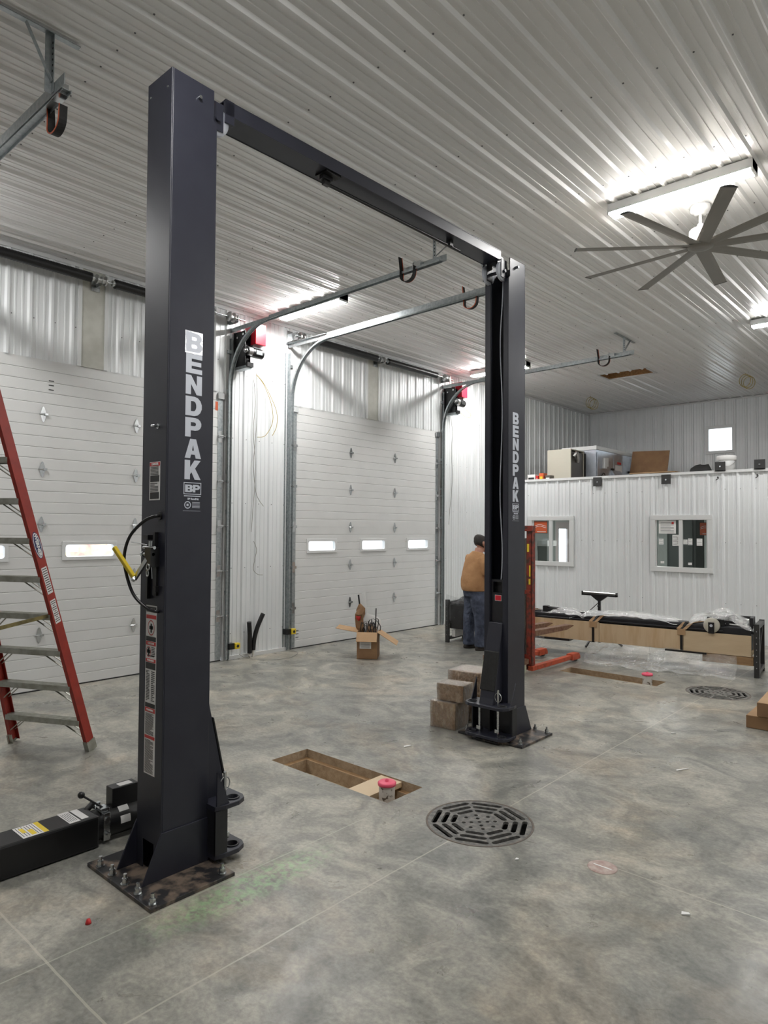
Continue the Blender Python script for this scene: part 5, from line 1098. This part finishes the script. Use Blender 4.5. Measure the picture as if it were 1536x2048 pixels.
# ---------------------------------------------------------------- crate of lift parts on the floor
ang = math.atan2(.54, 4.34)
cr_ = thing('lift_crate', (1.30, 8.76, 0), 'long strapped crate of black lift parts with plywood side and steel end frames', 'crate', ang)
Q = Matrix.Translation((1.30, 8.76, 0)) @ Matrix.Rotation(ang, 4, 'Z'); LC = 4.37
for x, s_ in ((0, 1), (LC, -1)):
    mb = MB()
    for y in (0, .56): mb.box(x-.03, x+.03, y, y+.05, 0, .68 if x == 0 else .66)
    mb.box(x-.03, x+.03, .05, .56, .04, .09); mb.box(x-.03, x+.03, .05, .56, .60, .65); mb.box(x-.02, x+.10*s_ if s_ > 0 else x+.02, .05, .56, .3, .34) if s_ > 0 else None
    if s_ < 0: mb.beam((x, .05, .10), (x, .56, .60), .03, .03, (1,0,0)); mb.box(x-.03,x+.03,.05,.10,.1,.6)
    mb.xf(Q); ef = mb.build('end_frame', MT['darkp'], cr_, bevel=.003)
    mb = MB()
    for k in range(7): mb.cyl((x+.031, .012, .12+.075*k), (x+.033, .012, .12+.075*k), .006, n=8); mb.cyl((x, -.003, .12+.075*k), (x, .001, .12+.075*k), .006, n=8)
    mb.xf(Q); mb.build('bolt', MT['zinc'], ef)
mb = MB(); mb.box(.06, .12, .06, .5, .09, .20); mb.xf(Q); mb.build('white_board', MT['white'], cr_)
mb = MB(); mb.prism([(.22,.20),(.34,.20),(.30,.46),(.20,.46)], .12, .14, 'x'); mb.xf(Q); mb.build('timber_brace', MT['ply2'], cr_)
BZ0, BZ1 = .245, .505
for a, b, m in ((.30, 1.42, 'ply'), (1.425, 2.42, 'ply'), (2.425, 3.52, 'ply'), (3.525, 4.31, 'ply2')):
    mb = MB(); mb.box(a, b, .035, .05, BZ0, BZ1 + (.012 if m == 'ply' and a < 2 else 0)); mb.xf(Q); mb.build('plywood_side', MT[m], cr_)
mb = MB(); mb.box(.3, 4.31, .52, .535, BZ0, BZ1); mb.box(.3, 4.31, .05, .52, BZ0-.0, BZ0+.012); mb.xf(Q); mb.build('plywood_tray', MT['ply2'], cr_)
for r in ((1.30, 2.0, .02, .5, .215, .243), (3.3, 3.8, .01, .5, .225, .243)): mb = MB(); mb.box(*r); mb.xf(Q); mb.build('black_runner', MT['black'], cr_)
mb = MB(); mb.box(3.75, 4.33, .04, .14, .135, .24); mb.xf(Q); mb.build('timber_runner', MT['wood'], cr_)
# packed lift posts
mb = MB(); mb.prism([(.08,.30),(.08,.585),(.10,.60),(.32,.60),(.34,.585),(.34,.30)], .06, 4.30, 'x'); mb.box(.1, 1.55, .06, .09, .60, .62); mb.box(1.5, 4.0, .05, .075, .525, .545); mb.xf(Q); mb.build('packed_post', MT['liftd'], cr_, bevel=.006)
mb = MB(); mb.box(.4, 4.2, .36, .50, .34, .57); mb.xf(Q); mb.build('packed_beam', MT['liftd'], cr_, bevel=.005)
mb = MB(); mb.box(1.62, 1.80, .14, .28, .60, .65); mb.cyl((1.60,.2,.66),(1.86,.2,.64),.02,n=8); mb.box(1.55,1.62,.15,.25,.60,.68); mb.box(1.8,2.5,.18,.22,.60,.625); mb.xf(Q); mb.build('packed_bracket', MT['black'], cr_)
TX = Matrix(((1,0,0),(0,0,1),(0,1,0)))
mb = MB(); i0 = 0; mb.lathe([(0,.02),(.092,.02),(.095,.026),(.08,.04),(.08,.055),(.095,.068),(.095,.075),(0,.075)], (3.86, .0, .60), 30, 0, TX); mb.xf(Q); mb.build('packed_pulley', MT['tan'], cr_)
mb = MB(); mb.box(3.825, 3.895, .005, .018, .50, .64); mb.box(3.80, 4.0, .08, .3, .60, .70); mb.xf(Q); mb.build('pulley_bracket', MT['black'], cr_)
mb = MB(); mb.cyl((3.86,0.0,.60),(3.86,.006,.60),.018,n=14); mb.xf(Q); mb.build('pulley_pin', MT['silver'], cr_)
mb = MB()
for x in (4.03, 4.30): mb.box(x-.02, x+.02, .12, .36, .56, .72)
mb.box(4.03, 4.30, .30, .33, .56, .72); mb.box(4.0, 4.33, .1, .36, .52, .56); mb.xf(Q); mb.build('packed_yoke', MT['liftd'], cr_, bevel=.004)
mb = MB(); mb.cyl((4.0,.15,.62),(4.33,.15,.605),.010,n=10); mb.box(4.22,4.25,.135,.165,.595,.635); mb.xf(Q); mb.build('packed_rod', MT['white'], cr_)
for x in (1.22, 2.34, 3.5):
    mb = MB(); mb.box(x-.016, x+.016, .028, .034, .235, .52); mb.box(x-.016, x+.016, .028, .55, .235, .24); mb.strip([(x, .03, .52), (x+.05, .09, .612), (x+.16, .35, .612), (x+.18, .545, .5)], .03, .003, (1,0,0)); mb.xf(Q); sp_ = mb.build('packing_band', MT['black'], cr_)
    mb = MB(); mb.box(x-.05, x+.05, .024, .034, .445, .525); mb.strip([(x-.04, .03, .524), (x+.03, .09, .606), (x+.13, .35, .606)], .045, .004, (1,0,0)); mb.strip([(x+.04, .03, .524), (x+.11, .09, .606), (x+.21, .35, .606)], .045, .004, (1,0,0)); mb.xf(Q); mb.build('corner_protector', MT['card'], sp_)
def sheet(fn, nu, nv, name, m, parent, amp=.0, fr=6, seed=0):
    mb = MB(); vs = []
    for i in range(nu+1):
        for j in range(nv+1):
            p = Vector(fn(i/nu, j/nv)); q = p*fr + Vector((seed, seed*2, 0))
            p += Vector((noise.noise(q), noise.noise(q+Vector((31,0,0))), noise.noise(q+Vector((0,57,0)))))*amp
            vs.append(p)
    mb.add(vs, [(i*(nv+1)+j, (i+1)*(nv+1)+j, (i+1)*(nv+1)+j+1, i*(nv+1)+j+1) for i in range(nu) for j in range(nv)], 0, True)
    for v in mb.v: v.z = max(v.z, .003)
    mb.xf(Q); return mb.build(name, m, parent, recalc=False)
# film hanging from the tray to the floor in folds, and crumpled over the top
def hang(a, b, out, hi=.24):
    def f(u_, v_):
        x = a + (b-a)*u_; fold = math.sin(u_*23)*.5+math.sin(u_*41+1)*.3
        if v_ < .6: q = v_/.6; return (x, .02 - out*.55*q**1.6 + fold*.02*q, hi*(1-q)+.01)
        q = (v_-.6)/.4; return (x, .02 - out*(.55+.45*q) + fold*.03, .012+.03*abs(fold)*(1-q))
    return f
sheet(hang(.55, 1.62, .24), 50, 22, 'plastic_wrap', MT['film'], cr_, .04, 7, 1)
sheet(hang(2.3, 3.3, .42), 60, 22, 'plastic_wrap', MT['film'], cr_, .045, 6, 5)
sheet(hang(3.1, 4.15, .34), 50, 22, 'plastic_wrap', MT['film'], cr_, .03, 6, 9)
def hump(a, b, top, dep=.5):
    return lambda u_, v_: (a+(b-a)*u_, .03+dep*v_, .56 + (top-.56)*math.sin(PI*min(1, max(0, u_)))**.7 * math.sin(PI*(.12+.8*v_))**.6)
sheet(hump(3.55, 4.32, .80), 36, 24, 'plastic_wrap', MT['filmd'], cr_, .07, 7, 3)
sheet(hump(2.0, 3.55, .67), 60, 18, 'plastic_wrap', MT['filmd'], cr_, .04, 8, 4)
sheet(hump(1.6, 2.2, .66), 30, 14, 'plastic_wrap', MT['filmd'], cr_, .04, 9, 8)
sheet(lambda u_, v_: (.0+.55*u_, -.01-.03*math.sin(v_*PI), .20+.55*v_), 20, 24, 'plastic_wrap', film('dark_stretch_film', (.30,.30,.32), .06, .12, 1, 26), cr_, .03, 10, 6)
mb = MB(); mb.box(.03, .60, .05, .55, .22, .60); mb.xf(Q); mb.build('wrapped_parts', MT['black'], cr_)
sheet(lambda u_, v_: (.05+.6*u_, .05+.5*v_, .62+.13*math.sin(PI*u_)**.6*math.sin(PI*v_)**.5), 26, 20, 'plastic_wrap', bpy.data.materials['dark_stretch_film'], cr_, .06, 11, 2)
# roller stand behind the crate
rs = thing('roller_stand', (3.2, 10.2, 0), 'black T-shaped roller stand behind the crate, against the office wall', 'stand')
mb = MB(); mb.box(2.92, 3.49, 10.17, 10.23, .775, .80); mb.prism([(2.92,.775),(2.92,.84),(2.935,.84),(2.935,.775)], 10.17, 10.23, 'y'); mb.prism([(3.475,.775),(3.475,.84),(3.49,.84),(3.49,.775)], 10.17, 10.23, 'y'); mb.prism([(3.07,.775),(3.34,.775),(3.235,.70),(3.175,.70)], 10.18, 10.22, 'y'); mb.build('head', MT['black'], rs)
mb = MB(); mb.cyl((2.94,10.2,.82),(3.47,10.2,.82),.018,n=14); mb.build('roller', MT['zinc'], rs)
mb = MB(); mb.box(3.187,3.223,10.182,10.218,.05,.74); mb.build('post', MT['black'], rs)
mb = MB()
for a in (.3, 2.4, 4.5): mb.beam((3.205,10.2,.30),(3.205+.34*math.cos(a),10.2+.34*math.sin(a),.012),.03,.02,(0,0,1))
mb.build('tripod_base', MT['black'], rs)
mb = MB(); mb.cyl((3.19,10.17,.66),(3.08,10.15,.55),.006,n=8); mb.cyl((3.205,10.18,.62),(3.205,10.15,.62),.014,n=10); mb.build('clamp_lever', MT['black'], rs)

# ---------------------------------------------------------------- things on the deck above the office
DZ = ZO+.002
fu = thing('furnace_unit', (1.25, 12.85, DZ), 'cream metal furnace cabinet on the deck, open on its right side', 'furnace')
mb = MB(); mb.box(1.0, 1.52, 12.60, 12.63, DZ, 3.45); mb.box(1.0,1.03,12.63,13.2,DZ,3.45); mb.box(1.0,1.52,12.63,13.2,3.43,3.45); mb.box(1.0,1.52,13.18,13.2,DZ,3.43); mb.build('cabinet', MT['tan'], fu, bevel=.004)
mb = MB(); mb.box(1.03, 1.505, 12.63, 13.18, DZ, 3.40); mb.build('inner_panel', MT['dsteel'], fu)
mb = MB(); mb.tube(sm_path([(1.52,12.72,3.30),(1.56,12.78,3.38),(1.55,12.86,3.26),(1.52,12.9,3.2)]), .035, 10); mb.build('flue_elbow', MT['steel'], fu)
ah = thing('air_handler', (1.45, 14.3, DZ), 'long silver sheet-metal air handler lying on the deck', 'air handler')
mb = MB(); mb.box(1.03, 1.77, 13.22, 15.9, DZ, 3.52); bd = mb.build('casing', MT['hvac'], ah, bevel=.004)
mb = MB(); mb.box(1.01, 1.785, 13.205, 15.92, 3.47, 3.55); mb.build('top_edge', MT['trimw'], ah, bevel=.004)
mb = MB(); mb.box(1.15, 1.55, 13.21, 13.22, DZ+.02, 3.40); mb.build('coil_opening', MT['black'], ah)
for y0, y1 in ((13.26, 14.05), (14.08, 14.95), (14.98, 15.86)):
    mb = MB(); mb.box(1.77, 1.782, y0, y1, DZ+.12, 3.42); dp = mb.build('access_panel', MT['hvac'], ah, bevel=.003)
    mb = MB(); mb.box(1.782, 1.815, y1-.13, y1-.03, 3.09, 3.13); mb.build('latch', MT['ink'], dp)
mb = MB(); mb.box(1.782, 1.84, 13.50, 13.60, 3.10, 3.32); mb.box(1.782,1.82,13.62,13.72,3.15,3.33); mb.build('control_panel', MT['trimw'], ah)
mb = MB(); mb.box(1.782,1.786,14.25,14.45,3.24,3.29,1); mb.box(1.782,1.785,14.15,14.5,3.08,3.22); mb.box(1.782,1.786,15.15,15.30,3.36,3.40,1); mb.box(1.782,1.785,15.18,15.32,3.25,3.35); mb.build('warning_label', [MT['white'], MT['redl']], ah)
mb = MB(); mb.prism([(3.10,1.782),(3.10,1.79),(2.98,1.87),(2.96,1.86),(2.98,1.782)][::-1] and [(1.782,3.10),(1.79,3.10),(1.87,2.96),(1.782,2.96)], 13.95, 14.40, 'y'); mb.build('hood', MT['hvac'], ah)
mb = MB(); mb.tube(sm_path([(1.79,13.4,2.9),(1.81,13.5,3.0),(1.81,13.6,2.92),(1.8,13.7,2.86)]), .010, 8); mb.build('cable', MT['ink'], ah)
mb = MB(); mb.box(1.45,1.52,13.9,14.0,3.53,3.60); mb.build('lifting_lug', MT['ink'], ah)
mb = MB(); mb.add([(1.9,14.55,DZ),(2.72,14.50,DZ),(2.70,14.80,3.53),(1.9,14.80,3.56),(1.9,14.57,DZ),(2.72,14.52,DZ),(2.70,14.82,3.53),(1.9,14.82,3.56)], [(3,2,1,0),(4,5,6,7),(0,1,5,4),(1,2,6,5),(2,3,7,6),(3,0,4,7)]); tag(mb.build('cardboard_sheet', MT['cardd']), 'upright brown cardboard sheet behind the silver air handler', 'cardboard')
mb = MB(); mb.box(2.55, 3.42, 13.0, 13.4, DZ+.13, DZ+.145); tag(mb.build('cardboard_sheet', MT['card']), 'flat cardboard sheet lying right of the air handler', 'cardboard')
mb = MB(); mb.box(2.85, 3.30, 12.75, 13.2, DZ, DZ+.09); mb.box(2.6,2.9,13.05,13.35,DZ,DZ+.13); tag(mb.build('foam_block', MT['paper']), 'low white packing block under the flat cardboard sheet', 'foam')
for x0, x1, h, m, lab in ((.76,.93,.15,'paper','white printed carton at the left end of the deck'), (.95,1.0,.12,'redl','small red and white can next to the white carton on the deck'), (1.02,1.12,.17,'orange','orange and yellow carton on the deck left of the cream cabinet'), (1.16,1.27,.12,'dsteel','grey metal bracket box in front of the cream cabinet')):
    t = thing('small_carton', ((x0+x1)/2, 12.3, DZ), lab, 'box', group='small cartons on the deck')
    mb = MB(); mb.box(x0, x1, 12.22, 12.38, DZ, DZ+h); mb.build('carton', MT[m], t, bevel=.003)
    mb = MB(); mb.box(x0+.02, x1-.02, 12.215, 12.22, DZ+.03, DZ+h*.6); mb.build('label', MT['ink' if m == 'paper' else 'yellow' if m == 'orange' else 'paper'], t)
bk = thing('plastic_bucket', (4.41, 12.62, DZ), 'white plastic bucket with lid on the deck below the small window', 'bucket')
mb = MB(); mb.lathe([(0,DZ),(.12,DZ),(.142,DZ+.30),(0,DZ+.30)], (4.41,12.62,0), 28); mb.build('bucket_body', MT['trimw'], bk)
mb = MB(); mb.lathe([(.142,DZ+.24),(.155,DZ+.25),(.158,DZ+.31),(.15,DZ+.325),(0,DZ+.32)], (4.41,12.62,0), 28); mb.build('lid', MT['paper'], bk)
mb = MB(); mb.tube([(4.41+.15*math.cos(a), 12.62-.155*abs(math.sin(a))-.0, DZ+.23-.10*math.sin(a)) for a in [PI*k/14 for k in range(15)]], .003, 6); mb.build('handle', MT['steel'], bk)
mb = MB(); vs = []
mb.lathe([(.02,.17),(.10,.16),(.16,.10),(.19,.04),(.20,0)], (0,0,0), 20); 
for i, v in enumerate(mb.v): mb.v[i] = Vector((4.07+v.x*1.05*(1+.15*noise.noise(v*9)), 12.40+v.y*.8, DZ+v.z*(1+.4*noise.noise(v*8))))
tag(mb.build('black_bag', MT['rubber']), 'crumpled black bag on the deck left of the white bucket', 'bag')
for x, z, lab in ((2.36, 2.63, 'black steel wall bracket below the silver air handler'), (3.61, 2.62, 'black steel wall bracket on the office wall above the right window'), (4.485, 2.80, 'black steel bracket standing in front of the white bucket'), (5.07, 2.80, 'black steel bracket nearest the right edge of the deck')):
    t = thing('steel_bracket', (x, YO-.04, z), lab, 'bracket', group='black steel brackets on the office wall top')
    mb = MB(); yb0 = YO-.05; mb.box(x-.08, x+.08, yb0, yb0+.012, z, z+.155)
    if z < 2.7: mb.box(x-.08, x+.08, yb0, yb0+.12, z+.155, z+.165) 
    else: mb.box(x-.08, x+.08, yb0, yb0+.12, z, z+.012)
    br = mb.build('plate', MT['darkp'], t, bevel=.002)
    mb = MB(); mb.cyl((x+.0, yb0-.008, z+.075), (x, yb0, z+.075), .014, n=10); mb.build('bolt', MT['zinc'], t)
for x, z in ((.52, 2.70), (4.44, 2.70), (5.03, 2.71)):
    mb = MB(); mb.tube(sm_path([(x,YO-.02,z),(x+.02,YO-.06,z-.02),(x-.02,YO-.05,z-.05)]), .006, 6); mb.cyl((x,YO,z),(x,YO-.03,z),.012,n=8); tag(mb.build('wire_stub', MT['ink']), 'short cut wire end poking from the top of the office wall, %s' % {.52: 'at its far left', 4.44: 'under the bucket', 5.03: 'near the right edge'}[x], 'wire')

# ---------------------------------------------------------------- the person
def loft(mb, rings, n=20, mi=0, caps=True):
    """rings: (centre, rx, ry, tilt about local x, yaw)"""
    vs = []; fs = []
    for c, rx, ry, tl, *yw in rings:
        Qm = Matrix.Rotation(yw[0] if yw else 0, 3, 'Z') @ Matrix.Rotation(tl, 3, 'X')
        for k in range(n):
            a = 2*PI*k/n; ca, sa = math.cos(a), math.sin(a)
            ca = math.copysign(abs(ca)**.9, ca); sa = math.copysign(abs(sa)**.9, sa)
            vs.append(Vector(c) + Qm @ Vector((rx*ca, ry*sa, 0)))
    for i in range(len(rings)-1): fs += [(i*n+k, i*n+(k+1) % n, (i+1)*n+(k+1) % n, (i+1)*n+k) for k in range(n)]
    if caps: fs += [list(range(n))[::-1], list(range((len(rings)-1)*n, len(rings)*n))]
    return mb.add(vs, fs, mi, True)
def limb(mb, pts, rad, n=14, fl=1.0):
    return mb.tube(pts, rad, n)
def fuse(mb, name, m, parent, vox=.012, smooth=6, fac=.5):
    o = mb.build(name, m, parent)
    r = o.modifiers.new('r', 'REMESH'); r.mode = 'VOXEL'; r.voxel_size = vox; r.use_smooth_shade = True
    s_ = o.modifiers.new('s', 'SMOOTH'); s_.iterations = smooth; s_.factor = fac
    dg = bpy.context.evaluated_depsgraph_get(); dg.update()
    me = bpy.data.meshes.new_from_object(o.evaluated_get(dg)); me.name = name
    o.modifiers.clear(); o.data = me
    if not me.materials: me.materials.append(m)
    return o
pe = thing('person', (0,0,0), 'person in a tan-orange T-shirt and blue jeans standing with back to the camera', 'person')
# local frame: +y is the way the person faces, z up, feet at z = 0
body = MB()
loft(body, [((0,.00,.90),.18,.15,0), ((0,.01,1.05),.185,.18,0), ((0,.03,1.2),.18,.165,0), ((0,.03,1.34),.17,.13,0), ((0,.045,1.42),.12,.09,0), ((0,.06,1.46),.062,.066,-.2), ((0,.08,1.52),.058,.064,-.3)], 20)
# head, tipped forward
hc = Vector((0, .115, 1.60))
HS = 1.13
ih = len(body.v)
loft(body, [(hc+Vector((0,-.01,-.10)),.045,.055,-.35), (hc+Vector((0,.02,-.085)),.058,.075,-.35), (hc+Vector((0,.01,-.045)),.072,.094,-.3), (hc+Vector((0,0,0)),.078,.10,-.3), (hc+Vector((0,-.005,.045)),.076,.098,-.3), (hc+Vector((0,-.01,.08)),.06,.078,-.3), (hc+Vector((0,-.012,.10)),.03,.04,-.3)], 20)
loft(body, [(hc+Vector((0,.10,.015)),.009,.012,0), (hc+Vector((0,.118,-.018)),.016,.018,0), (hc+Vector((0,.105,-.028)),.014,.014,0)], 10)     # nose
loft(body, [(hc+Vector((0,.088,-.052)),.024,.012,0), (hc+Vector((0,.092,-.060)),.026,.012,0), (hc+Vector((0,.086,-.068)),.022,.012,0)], 10)   # lips
for s_ in (-1, 1): loft(body, [(hc+Vector((s_*.078,-.015,-.035)),.008,.013,0), (hc+Vector((s_*.085,-.018,-.005)),.010,.019,0), (hc+Vector((s_*.084,-.02,.022)),.008,.015,0)], 10)
def grow(mb, i0): 
    for i in range(i0, len(mb.v)): mb.v[i] = hc + (mb.v[i]-hc)*HS
grow(body, ih)
arms = {1: [(.185,.02,1.39), (.245,.03,1.30), (.255,.07,1.14), (.225,.24,1.05), (.17,.37,1.04)], -1: [(-.175,.03,1.39), (-.215,.07,1.30), (-.225,.13,1.15), (-.21,.26,1.06), (-.13,.38,1.05)]}
for s_, P in arms.items():
    limb(body, sm_path(P, 4), [.062,.066,.068,.066,.062,.058,.056,.055,.052,.050,.048,.045,.041,.037,.034,.031,.030][:len(sm_path(P,4))], 14)
    w = Vector(P[-1]); d = (w - Vector(P[-2])).normalized(); side = Vector((d.y, -d.x, 0)); up = Vector((0,0,1))
    loft(body, [(w,.020,.030,PI/2,math.atan2(d.y,d.x)-PI/2), (w+d*.04,.017,.040,PI/2,math.atan2(d.y,d.x)-PI/2), (w+d*.085,.014,.042,PI/2,math.atan2(d.y,d.x)-PI/2)], 12)
    for k, L in enumerate((.062, .072, .068, .052)):
        b = w + d*.08 + up*(.030-.020*k); inn = Vector((-s_,0,0))
        body.tube([b, b+d*L*.45+inn*.004, b+d*L*.75+inn*.02, b+d*L*.8+inn*.04], [.0095,.009,.0085,.0075], 8)
    b = w + d*.02 + up*.03; body.tube([b, b+d*.03+up*.02+Vector((-s_,0,0))*.012, b+d*.06+up*.018+Vector((-s_,0,0))*.03], [.012,.011,.009], 8)
# legs under the jeans, ankles into the shoes
for x, y in ((-.125,-.03), (.125,.03)):
    limb(body, [(x*.8,0,.90), (x*.85,.01,.70), (x*.95,y+.01,.48), (x,y,.28), (x,y,.10)], [.085,.082,.062,.058,.045], 14)
bd = fuse(body, 'body', MT['skin'], pe, .009, 5)
sh = MB()
loft(sh, [((0,-.005,.88),.205,.18,0), ((0,.0,.95),.222,.205,0), ((0,.01,1.05),.228,.215,0), ((0,.02,1.16),.222,.20,0), ((0,.02,1.27),.215,.17,-.05), ((0,.025,1.36),.205,.140,-.08), ((0,.035,1.42),.150,.108,-.1), ((0,.05,1.465),.085,.083,-.25)], 28)
for s_, P in arms.items(): sh.tube([P[0], ((P[0][0]+P[1][0])/2, .028, 1.355), P[1], (P[2][0], P[2][1]-.022, 1.19), (P[2][0]+.002*s_, P[2][1]-.005, 1.165)], [.085,.088,.085,.080,.082], 16)
fuse(sh, 'shirt', MT['shirt'], pe, .012, 8)
je = MB()
loft(je, [((0,0,.80),.185,.16,0), ((0,0,.88),.196,.172,0), ((0,0,.925),.198,.175,0)], 24)
for x, y in ((-.125,-.03), (.125,.03)):
    pts = [(x*.72,0,.88), (x*.78,0,.78), (x*.85,.005,.66), (x*.95,y*.8+.005,.50), (x,y,.36), (x,y-.005,.22), (x,y,.12), (x,y+.005,.055)]
    loft(je, [(p, r, r*1.08, 0) for p, r in zip(pts, (.105,.112,.108,.092,.084,.080,.083,.090))][::-1], 18)
fuse(je, 'jeans', MT['jean'], pe, .012, 5)
be = MB(); loft(be, [((0,0,.900),.203,.180,0), ((0,0,.935),.203,.180,0)], 28); be.build('belt', MT['shoe'], pe)
for x, y in ((-.125,-.03), (.125,.03)):
    so = MB(); loft(so, [((x,y+.045,.0),.052,.135,0), ((x,y+.045,.025),.055,.140,0), ((x,y+.04,.055),.052,.125,0), ((x,y+.01,.09),.045,.075,.15), ((x,y-.01,.13),.045,.055,0)], 20); so.build('shoe', MT['shoe'], pe)
ha = MB(); loft(ha, [(hc+Vector((0,-.035,-.045)),.070,.070,-.5), (hc+Vector((0,-.028,-.01)),.082,.088,-.4), (hc+Vector((0,-.014,.035)),.084,.10,-.35), (hc+Vector((0,-.012,.075)),.070,.088,-.3), (hc+Vector((0,-.012,.103)),.042,.055,-.3), (hc+Vector((0,-.012,.112)),.015,.02,-.3)], 24)
grow(ha, 0); ha.build('hair', MT['hair'], pe)
ey = MB()
for s_ in (-1, 1): ey.cyl(hc+Vector((s_*.03,.092,.018)), hc+Vector((s_*.03,.1005,.018)), .009, n=10)
grow(ey, 0); ey.build('eye', MT['ink'], pe)
pe.location = (1.975, 8.56, 0); pe.rotation_euler = (0, 0, -math.radians(26))
